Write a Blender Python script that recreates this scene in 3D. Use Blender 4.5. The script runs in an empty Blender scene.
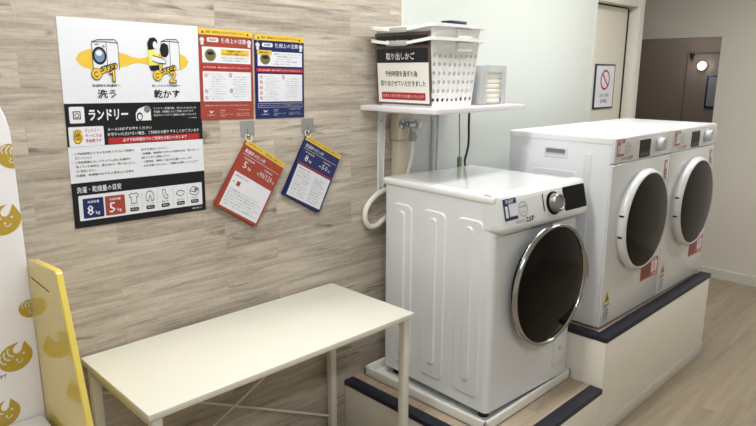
import bpy, bmesh, math, random
from mathutils import Vector, Matrix
random.seed(7)
SC = bpy.context.scene
COL = SC.collection
PI = math.pi

# ------------------------------------------------------------------ materials
def lin(c):
    c = c / 255.0
    return c / 12.92 if c <= 0.04045 else ((c + 0.055) / 1.055) ** 2.4
def rgb(r, g, b): return (lin(r), lin(g), lin(b), 1)
MATS = {}
def mat(name, col, rough=0.5, metal=0.0, spec=0.5, noise=0.03, nscale=30, coat=0.0, trans=0.0, emit=0.0, alpha=1.0, bump=0.0):
    m = bpy.data.materials.new(name); m.use_nodes = True
    nt = m.node_tree; b = nt.nodes['Principled BSDF']
    c = rgb(*col)
    b.inputs['Roughness'].default_value = rough
    b.inputs['Metallic'].default_value = metal
    b.inputs['Specular IOR Level'].default_value = spec
    b.inputs['Coat Weight'].default_value = coat
    b.inputs['Coat Roughness'].default_value = 0.06
    b.inputs['Transmission Weight'].default_value = trans
    b.inputs['Alpha'].default_value = alpha
    if emit:
        b.inputs['Emission Color'].default_value = c
        b.inputs['Emission Strength'].default_value = emit
    tc = nt.nodes.new('ShaderNodeTexCoord'); nz = nt.nodes.new('ShaderNodeTexNoise')
    nz.inputs['Scale'].default_value = nscale
    nt.links.new(tc.outputs['Object'], nz.inputs['Vector'])
    mx = nt.nodes.new('ShaderNodeMix'); mx.data_type = 'RGBA'
    k = 1 - noise
    mx.inputs['A'].default_value = (c[0] * k, c[1] * k, c[2] * k, 1); mx.inputs['B'].default_value = c
    nt.links.new(nz.outputs['Fac'], mx.inputs['Factor'])
    nt.links.new(mx.outputs['Result'], b.inputs['Base Color'])
    if bump:
        bp = nt.nodes.new('ShaderNodeBump'); bp.inputs['Strength'].default_value = bump; bp.inputs['Distance'].default_value = 0.002
        nt.links.new(nz.outputs['Fac'], bp.inputs['Height']); nt.links.new(bp.outputs['Normal'], b.inputs['Normal'])
    MATS[name] = m
    return m

def wood(name, ramp, plank_l, plank_h, grain=(1.2, 14), axes='xz', rough=0.45, seam=0.5, tone=0.25, knots=0.6):
    """horizontal boards along x; v axis z (wall) or y (floor)"""
    m = bpy.data.materials.new(name); m.use_nodes = True
    nt = m.node_tree; N = nt.nodes; L = nt.links; b = N['Principled BSDF']
    b.inputs['Roughness'].default_value = rough
    tc = N.new('ShaderNodeTexCoord'); sp = N.new('ShaderNodeSeparateXYZ'); cb = N.new('ShaderNodeCombineXYZ')
    L.new(tc.outputs['Object'], sp.inputs[0])
    L.new(sp.outputs['X'], cb.inputs['X']); L.new(sp.outputs['Z' if axes == 'xz' else 'Y'], cb.inputs['Y'])
    br = N.new('ShaderNodeTexBrick')
    br.inputs['Scale'].default_value = 1; br.inputs['Brick Width'].default_value = plank_l; br.inputs['Row Height'].default_value = plank_h
    br.inputs['Mortar Size'].default_value = 0.0012; br.inputs['Mortar Smooth'].default_value = 0.3; br.inputs['Bias'].default_value = 0
    br.inputs['Color1'].default_value = (0, 0, 0, 1); br.inputs['Color2'].default_value = (1, 1, 1, 1); br.inputs['Mortar'].default_value = (0.5, 0.5, 0.5, 1)
    br.offset = 0.37
    L.new(cb.outputs[0], br.inputs['Vector'])
    # shift the grain per board
    off = N.new('ShaderNodeVectorMath'); off.operation = 'MULTIPLY_ADD'
    L.new(br.outputs['Color'], off.inputs[0]); off.inputs[1].default_value = (1.9, 0.7, 3.0); L.new(cb.outputs[0], off.inputs[2])
    def noise(sx, sy, detail, rough_, dist):
        mp = N.new('ShaderNodeMapping'); mp.inputs['Scale'].default_value = (sx, sy, 1)
        L.new(off.outputs[0], mp.inputs['Vector'])
        n = N.new('ShaderNodeTexNoise'); n.inputs['Scale'].default_value = 1; n.inputs['Detail'].default_value = detail
        n.inputs['Roughness'].default_value = rough_; n.inputs['Distortion'].default_value = dist
        L.new(mp.outputs[0], n.inputs['Vector']); return n
    n1 = noise(grain[0], grain[1], 6, 0.6, 0.6)
    n2 = noise(grain[0] * 2.5, grain[1] * 5, 4, 0.6, 0.3)
    n3 = noise(3.6, 24, 4, 0.55, 0.8)
    n4 = noise(70, 70, 3, 0.6, 0.0)
    n5 = noise(9, 180, 2, 0.6, 0.0)
    def mth(op, a, bb, cc=None):
        k = N.new('ShaderNodeMath'); k.operation = op
        for i, v in enumerate((a, bb, cc)):
            if v is None: continue
            if isinstance(v, (int, float)): k.inputs[i].default_value = v
            else: L.new(v, k.inputs[i])
        return k.outputs[0]
    s = mth('MULTIPLY', n1.outputs['Fac'], 0.52)
    s = mth('MULTIPLY_ADD', n2.outputs['Fac'], 0.24, s)
    s = mth('MULTIPLY_ADD', n4.outputs['Fac'], 0.10, s)
    s = mth('MULTIPLY_ADD', n5.outputs['Fac'], 0.14, s)
    sep = N.new('ShaderNodeSeparateColor'); L.new(br.outputs['Color'], sep.inputs[0])
    t = mth('SUBTRACT', sep.outputs[0], 0.5)
    s = mth('MULTIPLY_ADD', t, tone, s)
    cr = N.new('ShaderNodeValToRGB'); e = cr.color_ramp.elements
    e[0].position = ramp[0][0]; e[0].color = rgb(*ramp[0][1]); e[1].position = ramp[-1][0]; e[1].color = rgb(*ramp[-1][1])
    for p, c in ramp[1:-1]:
        q = e.new(p); q.color = rgb(*c)
    L.new(s, cr.inputs[0])
    # dark knots / cracks
    kr = N.new('ShaderNodeValToRGB'); kr.color_ramp.elements[0].position = 0.60; kr.color_ramp.elements[0].color = (0, 0, 0, 1)
    kr.color_ramp.elements[1].position = 0.74; kr.color_ramp.elements[1].color = (1, 1, 1, 1)
    L.new(n3.outputs['Fac'], kr.inputs[0])
    mk = N.new('ShaderNodeMix'); mk.data_type = 'RGBA'; mk.blend_type = 'MULTIPLY'
    L.new(mth('MULTIPLY', kr.outputs[0], knots), mk.inputs['Factor'])
    L.new(cr.outputs[0], mk.inputs['A']); mk.inputs['B'].default_value = rgb(104, 90, 78)
    ms = N.new('ShaderNodeMix'); ms.data_type = 'RGBA'; ms.blend_type = 'MULTIPLY'
    L.new(mth('MULTIPLY', br.outputs['Fac'], seam), ms.inputs['Factor'])
    L.new(mk.outputs['Result'], ms.inputs['A']); ms.inputs['B'].default_value = rgb(110, 98, 86)
    L.new(ms.outputs['Result'], b.inputs['Base Color'])
    bp = N.new('ShaderNodeBump'); bp.inputs['Strength'].default_value = 0.12; bp.inputs['Distance'].default_value = 0.002
    L.new(s, bp.inputs['Height']); L.new(bp.outputs['Normal'], b.inputs['Normal'])
    MATS[name] = m
    return m

wood('wood_wall', [(0.30, (116, 106, 97)), (0.42, (160, 150, 139)), (0.53, (188, 178, 165)), (0.68, (214, 206, 194))], 0.62, 0.098, grain=(2.4, 26), tone=0.09, seam=0.12, knots=0.75)
wood('wood_floor', [(0.2, (126, 112, 93)), (0.45, (152, 138, 118)), (0.7, (176, 162, 141))], 0.9, 0.12, axes='xy', rough=0.4, tone=0.12, knots=0.15, seam=0.35)
wood('wood_step', [(0.2, (140, 122, 100)), (0.45, (178, 160, 138)), (0.7, (206, 190, 168))], 0.9, 0.12, axes='xy', rough=0.4, tone=0.15, knots=0.3)
mat('wall_white', (212, 217, 214), 0.55, bump=0.05, nscale=120)
mat('wall_grey', (224, 219, 211), 0.6, bump=0.05, nscale=120)
mat('ceiling_white', (236, 236, 232), 0.8)
mat('wall_brown', (118, 106, 98), 0.35)
mat('brown_seam', (92, 82, 76), 0.4)
mat('door_cream', (216, 211, 198), 0.4)
mat('frame_cream', (222, 220, 210), 0.4)
mat('dark_gap', (34, 30, 26), 0.7)
mat('baseboard', (214, 212, 206), 0.5)
mat('panel_cream', (240, 237, 228), 0.45)
mat('navy_rubber', (24, 30, 48), 0.5, bump=0.15, nscale=200)
mat('enamel', (226, 228, 231), 0.22, coat=0.4, noise=0.01)
mat('enamel_side', (228, 231, 236), 0.3, noise=0.01)
mat('enamel_grey', (190, 193, 199), 0.35, noise=0.01)
mat('lid_gloss', (242, 243, 246), 0.12, coat=0.6, noise=0.01)
mat('lid_satin', (240, 241, 244), 0.32, coat=0.1, noise=0.01)
mat('pan_plastic', (236, 236, 232), 0.35)
mat('black_rubber', (18, 18, 18), 0.6)
mat('black_gloss', (14, 15, 15), 0.15, spec=0.12)
mat('door_glass', (14, 13, 11), 0.10, spec=0.12)
mat('chrome', (178, 180, 182), 0.16, metal=1.0)
mat('steel', (170, 172, 174), 0.28, metal=1.0)
mat('knob_silver', (150, 150, 148), 0.38, metal=0.7)
mat('table_white', (230, 228, 217), 0.35, noise=0.015)
mat('table_leg', (224, 222, 212), 0.4)
mat('shelf_lilac', (232, 228, 236), 0.4)
mat('bracket_white', (230, 232, 232), 0.35)
mat('pipe_beige', (214, 206, 184), 0.45)
mat('hose_white', (225, 222, 212), 0.4)
mat('basket_white', (242, 243, 243), 0.4, noise=0.01)
mat('grip_grey', (176, 176, 176), 0.5)
mat('paper', (238, 236, 228), 0.8)
mat('acrylic', (214, 218, 220), 0.08, alpha=0.45)
mat('acrylic_hook', (170, 172, 176), 0.1, alpha=0.55)
mat('cable_black', (16, 16, 18), 0.5)
mat('cable_green', (120, 136, 84), 0.5)
mat('board_white', (240, 238, 244), 0.35, noise=0.01)
mat('board_yellow', (228, 205, 100), 0.13, coat=0.4, noise=0.02)
mat('yellow_edge', (226, 204, 92), 0.3)
mat('emblem_gold', (186, 158, 56), 0.4)
# print inks
for n, c in dict(ink_white=(222, 225, 234), ink_black=(17, 21, 28), ink_text=(28, 28, 32), ink_grey=(120, 122, 126), ink_red=(176, 42, 46),
                 ink_yellow=(226, 190, 72), ink_blue=(26, 38, 94), ink_brick=(158, 68, 54), ink_skin=(236, 206, 140), ink_drum=(112, 142, 178),
                 ink_lime=(226, 222, 120), ink_brown=(92, 82, 72), ink_cream=(238, 236, 232), ink_dkred=(160, 30, 30), ink_navy=(26, 36, 70),
                 ink_olive=(110, 112, 60), ink_pale=(226, 226, 228), ink_orange=(184, 84, 62)).items():
    mat(n, c, 0.3, noise=0.01)
for n, e in (('lamp_glow', 6.0), ('wall_lamp_glow', 0.9)):
    mat(n, (255, 246, 226), 0.5, emit=e)

# ------------------------------------------------------------------ mesh helpers
def setprops(o, label=None, cat=None, group=None, kind=None):
    if label: o['label'] = label
    if cat: o['category'] = cat
    if group: o['group'] = group
    if kind: o['kind'] = kind
    return o
def empty(name, loc, rz=0, label=None, cat=None, group=None, rot=None):
    o = bpy.data.objects.new(name, None); COL.objects.link(o)
    o.empty_display_size = 0.1
    o.location = loc; o.rotation_euler = rot if rot else (0, 0, rz)
    return setprops(o, label, cat, group)
class MB:
    """collects geometry into one mesh object"""
    def __init__(s): s.bm = bmesh.new(); s.m = []
    def mi(s, name):
        if name not in s.m: s.m.append(name)
        return s.m.index(name)
    def merge(s, t, mname, M=None):
        i = s.mi(mname); vs = {}
        for v in t.verts: vs[v] = s.bm.verts.new(M @ v.co if M else v.co)
        for f in t.faces:
            try: g = s.bm.faces.new([vs[v] for v in f.verts])
            except ValueError: continue
            g.material_index = i
        t.free()
    def box(s, x0, x1, y0, y1, z0, z1, m, bev=0.0, seg=2, M=None, only=None):
        t = bmesh.new(); bmesh.ops.create_cube(t, size=1)
        for v in t.verts:
            v.co = Vector(((x0 + x1) / 2 + v.co.x * (x1 - x0), (y0 + y1) / 2 + v.co.y * (y1 - y0), (z0 + z1) / 2 + v.co.z * (z1 - z0)))
        if bev:
            es = t.edges[:]
            if only is not None:
                es = [e for e in es if abs((e.verts[0].co - e.verts[1].co)[only]) > 1e-6]
            bmesh.ops.bevel(t, geom=es, offset=bev, segments=seg, affect='EDGES', profile=0.5, clamp_overlap=True)
        s.merge(t, m, M)
    def prism(s, pts, fn, d0, d1, m, bev=0.0):
        """pts 2D outline (CCW); fn(u,v,d)->3D ; extruded d0->d1, optional chamfer at d1"""
        i = s.mi(m); n = len(pts)
        c = (sum(p[0] for p in pts) / n, sum(p[1] for p in pts) / n)
        rings = [[s.bm.verts.new(fn(u, v, d0)) for u, v in pts]]
        if bev:
            rings.append([s.bm.verts.new(fn(u, v, d1 - bev * (1 if d1 > d0 else -1))) for u, v in pts])
            ins = inset(pts, bev)
            rings.append([s.bm.verts.new(fn(u, v, d1)) for u, v in ins])
        else:
            rings.append([s.bm.verts.new(fn(u, v, d1)) for u, v in pts])
        for a, b in zip(rings, rings[1:]):
            for k in range(n):
                f = s.bm.faces.new((a[k], a[(k + 1) % n], b[(k + 1) % n], b[k])); f.material_index = i
        f = s.bm.faces.new(rings[-1]); f.material_index = i
        f = s.bm.faces.new(list(reversed(rings[0]))); f.material_index = i
    def lathe(s, prof, fn, m, seg=48, cap0=True, cap1=True, sx=1.0):
        """prof [(r,h)]; fn(a,b,h)->3D with a,b the disc plane"""
        i = s.mi(m); rings = []
        for r, h in prof:
            if r < 1e-6: rings.append([s.bm.verts.new(fn(0, 0, h))])
            else: rings.append([s.bm.verts.new(fn(r * math.cos(2 * PI * k / seg) * sx, r * math.sin(2 * PI * k / seg), h)) for k in range(seg)])
        for a, b in zip(rings, rings[1:]):
            for k in range(seg):
                k2 = (k + 1) % seg
                if len(a) == 1 and len(b) == 1: continue
                if len(a) == 1: vs = (a[0], b[k2], b[k])
                elif len(b) == 1: vs = (a[k], a[k2], b[0])
                else: vs = (a[k], a[k2], b[k2], b[k])
                f = s.bm.faces.new(vs); f.material_index = i
        if cap0 and len(rings[0]) > 1: s.bm.faces.new(list(reversed(rings[0]))).material_index = i
        if cap1 and len(rings[-1]) > 1: s.bm.faces.new(rings[-1]).material_index = i
    def tube(s, pts, r, m, seg=10, closed=False, smooth=0):
        pts = [Vector(p) for p in pts]
        for _ in range(smooth):
            q = []
            n = len(pts)
            rng = range(n) if closed else range(n - 1)
            if not closed: q.append(pts[0])
            for k in rng:
                a, b = pts[k], pts[(k + 1) % n]
                q += [a * .75 + b * .25, a * .25 + b * .75]
            if not closed: q.append(pts[-1])
            pts = q
        i = s.mi(m); n = len(pts); rings = []
        up = None
        for k, p in enumerate(pts):
            if closed: t = (pts[(k + 1) % n] - pts[k - 1])
            else: t = pts[min(k + 1, n - 1)] - pts[max(k - 1, 0)]
            t.normalize()
            if up is None:
                up = Vector((0, 0, 1)) if abs(t.z) < 0.9 else Vector((1, 0, 0))
            a = t.cross(up).normalized(); up = a.cross(t).normalized()
            rr = r[k] if isinstance(r, (list, tuple)) else r
            rings.append([s.bm.verts.new(p + rr * (math.cos(2 * PI * j / seg) * a + math.sin(2 * PI * j / seg) * up)) for j in range(seg)])
        prs = list(zip(rings, rings[1:])) + ([(rings[-1], rings[0])] if closed else [])
        for a, b in prs:
            for j in range(seg):
                f = s.bm.faces.new((a[j], a[(j + 1) % seg], b[(j + 1) % seg], b[j])); f.material_index = i
        if not closed:
            s.bm.faces.new(list(reversed(rings[0]))).material_index = i
            s.bm.faces.new(rings[-1]).material_index = i
    def face(s, vs, m):
        f = s.bm.faces.new([s.bm.verts.new(v) for v in vs]); f.material_index = s.mi(m)
    def build(s, name, parent=None, smooth=True, angle=38, recalc=True, label=None, cat=None, group=None, kind=None):
        bm = s.bm
        if recalc: bmesh.ops.recalc_face_normals(bm, faces=bm.faces[:])
        if smooth:
            for f in bm.faces: f.smooth = True
            for e in bm.edges:
                e.smooth = len(e.link_faces) == 2 and e.calc_face_angle(0) < math.radians(angle)
        me = bpy.data.meshes.new(name); bm.to_mesh(me); bm.free()
        for n in s.m: me.materials.append(MATS[n])
        o = bpy.data.objects.new(name, me); COL.objects.link(o)
        if parent: o.parent = parent
        return setprops(o, label, cat, group, kind)
def inset(pts, d):
    n = len(pts); out = []
    area = sum(pts[k][0] * pts[(k + 1) % n][1] - pts[(k + 1) % n][0] * pts[k][1] for k in range(n))
    sg = 1 if area > 0 else -1
    for k in range(n):
        p0, p1, p2 = Vector(pts[k - 1]), Vector(pts[k]), Vector(pts[(k + 1) % n])
        a = (p1 - p0).normalized(); b = (p2 - p1).normalized()
        na = Vector((-a.y, a.x)) * sg; nb = Vector((-b.y, b.x)) * sg
        nn = na + nb
        if nn.length < 1e-6: nn = na
        nn.normalize(); c = max(0.4, nn.dot(na))
        q = p1 + nn * d / c; out.append((q.x, q.y))
    return out
def rrect(u0, v0, u1, v1, r, seg=5):
    pts = []
    r = min(r, (u1 - u0) / 2 - 1e-5, (v1 - v0) / 2 - 1e-5)
    for cx, cy, a0 in ((u1 - r, v0 + r, -PI / 2), (u1 - r, v1 - r, 0), (u0 + r, v1 - r, PI / 2), (u0 + r, v0 + r, PI)):
        for k in range(seg + 1):
            a = a0 + PI / 2 * k / seg
            pts.append((cx + r * math.cos(a), cy + r * math.sin(a)))
    return pts

TXT = {}
def text_mesh(body, bold):
    k = (body, bold)
    if k not in TXT:
        c = bpy.data.curves.new('glyphs', 'FONT'); c.body = body; c.resolution_u = 1; c.offset = bold
        o = bpy.data.objects.new('glyphs', c); COL.objects.link(o)
        bpy.context.view_layer.update()
        dg = bpy.context.evaluated_depsgraph_get()
        me = bpy.data.meshes.new_from_object(o.evaluated_get(dg))
        vs = [(v.co.x, v.co.y) for v in me.vertices]; fs = [tuple(p.vertices) for p in me.polygons]
        bpy.data.objects.remove(o); bpy.data.curves.remove(c); bpy.data.meshes.remove(me)
        TXT[k] = (vs, fs)
    return TXT[k]
class Pr(MB):
    """flat printing on a sheet: coordinates u right, v DOWN from the sheet's top left, l = ink layer"""
    def __init__(s, fn, eps=0.0004):
        super().__init__(); s.fn = fn; s.eps = eps
    def P(s, u, v, l): return s.fn(u, v, l * s.eps)
    def poly(s, pts, m, l=1):
        f = s.bm.faces.new([s.bm.verts.new(s.P(u, v, l)) for u, v in pts]); f.material_index = s.mi(m)
    def rect(s, u0, v0, u1, v1, m, l=1, r=0):
        s.poly(rrect(u0, v0, u1, v1, r, 4) if r else [(u0, v0), (u1, v0), (u1, v1), (u0, v1)], m, l)
    def ell(s, cu, cv, ru, rv, m, l=1, n=28):
        s.poly([(cu + ru * math.cos(2 * PI * k / n), cv + rv * math.sin(2 * PI * k / n)) for k in range(n)], m, l)
    def ringe(s, cu, cv, ru, rv, w, m, l=1, n=28, a0=0, a1=2 * PI):
        i = s.mi(m)
        for k in range(n):
            a, b = a0 + (a1 - a0) * k / n, a0 + (a1 - a0) * (k + 1) / n
            q = [(cu + ru * math.cos(a), cv + rv * math.sin(a)), (cu + ru * math.cos(b), cv + rv * math.sin(b)),
                 (cu + (ru - w) * math.cos(b), cv + (rv - w) * math.sin(b)), (cu + (ru - w) * math.cos(a), cv + (rv - w) * math.sin(a))]
            s.poly(q, m, l)
    def line(s, u0, v0, u1, v1, w, m, l=1):
        d = Vector((u1 - u0, v1 - v0)).normalized(); n = Vector((-d.y, d.x)) * w / 2
        s.poly([(u0 + n.x, v0 + n.y), (u1 + n.x, v1 + n.y), (u1 - n.x, v1 - n.y), (u0 - n.x, v0 - n.y)], m, l)
    def path(s, pts, w, m, l=1):
        for a, b in zip(pts, pts[1:]): s.line(a[0], a[1], b[0], b[1], w, m, l)
    def text(s, body, u0, v0, u1, v1, m, l=2, bold=0.012, fill=True, ang=0):
        vs, fs = text_mesh(body, bold)
        if not vs: return
        x0 = min(v[0] for v in vs); x1 = max(v[0] for v in vs); y0 = min(v[1] for v in vs); y1 = max(v[1] for v in vs)
        i = s.mi(m); ca, sa = math.cos(ang), math.sin(ang); cu, cv = (u0 + u1) / 2, (v0 + v1) / 2
        out = []
        for x, y in vs:
            u = u0 + (x - x0) / (x1 - x0) * (u1 - u0); v = v1 - (y - y0) / (y1 - y0) * (v1 - v0)
            du, dv = u - cu, v - cv
            out.append(s.bm.verts.new(s.P(cu + du * ca - dv * sa, cv + du * sa + dv * ca, l)))
        for f in fs:
            try: s.bm.faces.new([out[k] for k in f]).material_index = i
            except ValueError: pass
    def build(s, name, parent=None, **k):
        return super().build(name, parent, smooth=False, recalc=False, **k)

def copy_tree(o, parent=None):
    c = o.copy(); COL.objects.link(c)
    if parent: c.parent = parent
    for ch in [x for x in bpy.data.objects if x.parent == o]: copy_tree(ch, c)
    return c

# ------------------------------------------------------------------ room shell
HC = 2.55
def slab(name, boxes, m, kind='structure'):
    b = MB()
    for q in boxes: b.box(*q, m)
    return b.build(name, kind=kind)
slab('floor', [(-2.4, 6.0, -4.0, 1.3, -0.06, 0)], 'wood_floor')
slab('ceiling', [(-2.4, 6.0, -4.0, 1.3, HC, HC + 0.06)], 'ceiling_white')
WX = 1.3157
slab('wall_back', [(-2.4, WX, 0, 0.12, 0, HC)], 'wood_wall')
DX0, DX1, DXO, DZ = 3.10, 3.665, 3.81, 2.055
slab('wall_north', [(WX, DX0, 0.003, 0.12, 0, HC), (DX0, DXO, 0.003, 0.12, DZ + 0.075, HC)], 'wall_white')
FX = 4.594
slab('wall_right', [(FX, FX + 0.1, -4.0, -0.285, 0, HC), (FX, FX + 0.1, -0.285, 0.62, 1.897, HC), (FX, FX + 0.1, 0.62, 1.2, 0, HC)], 'wall_grey')
slab('wall_passage', [(2.9, FX + 0.1, 1.2, 1.3, 0, HC)], 'wall_grey')
slab('wall_left', [(-2.4, -2.3, -4.0, 0, 0, HC)], 'wall_grey')
slab('wall_front', [(-2.3, FX, -4.0, -3.9, 0, HC)], 'wall_grey')
b = MB()
b.box(5.8, 5.9, -0.9, 1.2, 0, HC, 'wall_brown'); b.box(FX + 0.1, 5.8, 1.1, 1.2, 0, HC, 'wall_brown'); b.box(FX + 0.1, 5.8, -1.0, -0.9, 0, HC, 'wall_brown')
b.box(5.792, 5.8, 0.376, 0.384, 0, 1.818, 'brown_seam'); b.box(5.792, 5.8, -0.9, 0.30, 1.81, 1.818, 'brown_seam')
b.build('wall_vestibule', kind='structure')
slab('baseboard_right', [(FX - 0.012, FX, -3.9, -0.285, 0, 0.075)], 'baseboard')
# door in the white wall
b = MB()
b.box(DX0 + 0.012, DX1 + 0.03, 0.06, 0.10, 0.005, DZ + 0.002, 'door_cream', 0.002)
d1 = b.build('door_1', kind='structure')
b = MB(); b.box(DX1 + 0.018, DX1 + 0.042, 0.0585, 0.1, 0, DZ, 'dark_gap'); b.box(DX0 + 0.012, DX1 + 0.042, 0.068, 0.1, DZ + 0.002, DZ + 0.012, 'dark_gap')
b.build('gap', d1)
b = MB()
b.box(DX0, DX0 + 0.012, -0.004, 0.12, 0, DZ + 0.07, 'frame_cream'); b.box(DX1 + 0.042, DXO, -0.006, 0.13, 0, DZ + 0.075, 'frame_cream', 0.003)
b.box(DX0, DXO, -0.005, 0.12, DZ + 0.012, DZ + 0.075, 'frame_cream', 0.003)
b.box(DX1 + 0.06, DX1 + 0.066, -0.010, 0.0, 0, DZ + 0.03, 'frame_cream')
b.build('trim_1', kind='structure')
b = MB(); b.box(WX - 0.006, WX + 0.006, -0.004, 0.003, 0, HC, 'frame_cream'); b.build('trim_2', kind='structure')

# ------------------------------------------------------------------ lamps of the room and two added fill lights (ceiling fixtures, above the frame)
def ceiling_lamp(x, y, lx, ly, power, label):
    r = empty('ceiling_light', (x, y, HC), 0, label, 'ceiling light', 'ceiling lights above the laundry corner')
    b = MB(); b.box(-lx / 2 - .02, lx / 2 + .02, -ly / 2 - .02, ly / 2 + .02, -0.03, -0.0005, 'frame_cream', 0.004); b.build('housing', r)
    b = MB(); b.box(-lx / 2, lx / 2, -ly / 2, ly / 2, -0.034, -0.030, 'lamp_glow'); b.build('diffuser', r)
    l = bpy.data.lights.new('tube_light', 'AREA'); l.shape = 'RECTANGLE'; l.size = lx; l.size_y = ly; l.energy = power; l.color = (0.95, 0.985, 1.0)
    o = bpy.data.objects.new('tube_light', l); COL.objects.link(o); o.parent = r; o.location = (0, 0, -0.036)
ceiling_lamp(0.25, -0.66, 1.5, 0.22, 17.5, 'long ceiling light over the table')
ceiling_lamp(2.3, -0.72, 1.5, 0.22, 13, 'long ceiling light over the dryers')
ceiling_lamp(3.8, -1.9, 0.9, 0.22, 15, 'long ceiling light over the far floor')
ceiling_lamp(-0.6, -2.5, 1.2, 0.22, 20, 'long fill light added behind the camera')  # added fill that brightens the left sides and fronts
ceiling_lamp(5.2, 0.1, 0.5, 0.2, 6.5, 'short fill light added out of view in the brown passage')  # unseen fixture added to lift the dark passage walls
w = bpy.data.worlds.new('World'); SC.world = w; w.use_nodes = True
w.node_tree.nodes['Background'].inputs[0].default_value = (0.8, 0.85, 0.9, 1); w.node_tree.nodes['Background'].inputs[1].default_value = 0.05

# ------------------------------------------------------------------ dark vestibule items
r = empty('wall_lamp', (5.8, 0.232, 1.691), 0, 'small round glowing lamp in the dark brown passage', 'lamp')
b = MB(); b.lathe([(0.046, 0), (0.046, 0.02), (0.043, 0.03)], lambda a, c, h: (-h - 0.0005, a, c), 'frame_cream', 28); b.build('base', r)
b = MB(); b.lathe([(0.042, 0.03), (0.039, 0.042), (0.0, 0.05)], lambda a, c, h: (-h - 0.0005, a, c), 'wall_lamp_glow', 28); b.build('diffuser', r)
l = bpy.data.lights.new('wall_lamp_bulb', 'POINT'); l.energy = 0.6; l.shadow_soft_size = 0.05; l.color = (1, 0.97, 0.92)
o = bpy.data.objects.new('wall_lamp_bulb', l); COL.objects.link(o); o.parent = r; o.location = (-0.12, 0, 0)
r = empty('framed_notice', (5.8, 0.07, 1.45), 0, 'navy framed grey notice cut off by the edge of the dark passage', 'sign')
b = MB(); b.box(-0.014, -0.0005, -0.11, 0.11, -0.155, 0.155, 'ink_navy', 0.003); b.build('frame', r)
b = MB(); b.box(-0.016, -0.014, -0.092, 0.092, -0.137, 0.137, 'ink_grey'); b.build('sheet', r)
r = empty('door_closer', (5.8, 0.335, 1.80), 0, 'small dark bracket high on the brown passage wall', 'bracket')
b = MB(); b.box(-0.03, -0.0005, -0.02, 0.02, -0.012, 0.012, 'black_rubber', 0.003); b.box(-0.02, -0.0005, -0.008, 0.008, -0.05, -0.008, 'black_rubber', 0.002); b.build('bracket_body', r)

# no-entry sign on the door
r = empty('no_entry_sign', (3.405, 0.0595, 1.53), 0, 'white no-entry sign with red prohibition ring on the cream door', 'sign')
SW, SH = 0.29, 0.30
b = MB(); b.box(-SW / 2, SW / 2, -0.008, 0, -SH / 2, SH / 2, 'ink_navy', 0.002); b.build('frame', r)
b = Pr(lambda u, v, d: (u - SW / 2, -0.0083 - d, SH / 2 - v))
b.rect(0.014, 0.012, SW - 0.014, SH - 0.012, 'ink_white', 0, 0.008)
b.ringe(SW / 2, 0.105, 0.068, 0.068, 0.014, 'ink_red', 1, 32)
b.line(SW / 2 - 0.044, 0.061, SW / 2 + 0.044, 0.149, 0.014, 'ink_red', 1)
b.text('スタッフ以外', 0.075, 0.196, 0.215, 0.222, 'ink_text', 1)
b.text('立入禁止', 0.095, 0.232, 0.195, 0.26, 'ink_text', 1)
b.build('notice_face', r)

# ------------------------------------------------------------------ stepped platform
S1X, S1Z, S2X0, S2X1, S2Z, SY = 0.965, 0.2522, 1.723, 3.03, 0.4915, -0.8615
def step(x0, x1, z, label, leftz):
    r = empty('platform_step', ((x0 + x1) / 2, SY / 2, 0), 0, label, 'platform')
    ox, oy = (x0 + x1) / 2, SY / 2
    b = MB(); b.box(x0 - ox, x1 - ox, SY - oy, -0.002 - oy, 0, z - 0.006, 'panel_cream', 0.002); b.build('riser_box', r)
    b = MB(); b.box(x0 - ox + 0.05, x1 - ox - 0.001, SY - oy + 0.055, -0.002 - oy, z - 0.006, z, 'wood_step'); b.build('tread', r)
    b = MB(); b.box(x0 - ox - 0.004, x1 - ox, SY - oy - 0.006, SY - oy + 0.055, z - 0.022, z + 0.002, 'navy_rubber', 0.004)
    b.build('nosing', r, label='navy edge strip along the front of the step')
    b = MB(); b.box(x0 - ox - 0.006, x0 - ox + 0.05, SY - oy + 0.0555, -0.002 - oy, z - 0.022, z + 0.002, 'navy_rubber', 0.004)
    b.build('nosing', r, label='navy edge strip along the left of the step')
    b = MB(); b.box(x0 - ox, x1 - ox, SY - oy - 0.006, SY - oy - 0.0005, 0, 0.066, 'baseboard', 0.002)
    b.build('skirting', r)
    return r
step(S1X, S2X0 - 0.001, S1Z, 'low step with navy edging carrying the front washing machine', 0)
step(S2X0, S2X1, S2Z, 'tall cream step with navy edging carrying the two dryers', S1Z)

# ------------------------------------------------------------------ drain pan
px0, px1, py0, py1, pz0, pz1 = 1.058, 1.713, -0.713, -0.03, S1Z + 0.0008, 0.2985
b = MB(); t = 0.014
b.box(px0, px1, py0, py1, pz0, pz0 + 0.008, 'pan_plastic')
b.box(px0, px0 + t, py0, py1, pz0, pz1, 'pan_plastic', 0.003); b.box(px1 - t, px1, py0, py1, pz0, pz1, 'pan_plastic', 0.003)
b.box(px0, px1, py0, py0 + t, pz0, pz1, 'pan_plastic', 0.003); b.box(px0, px1, py1 - t, py1, pz0, pz1, 'pan_plastic', 0.003)
b.build('drain_pan', label='white plastic drain pan under the front washing machine', cat='drain pan')

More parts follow.
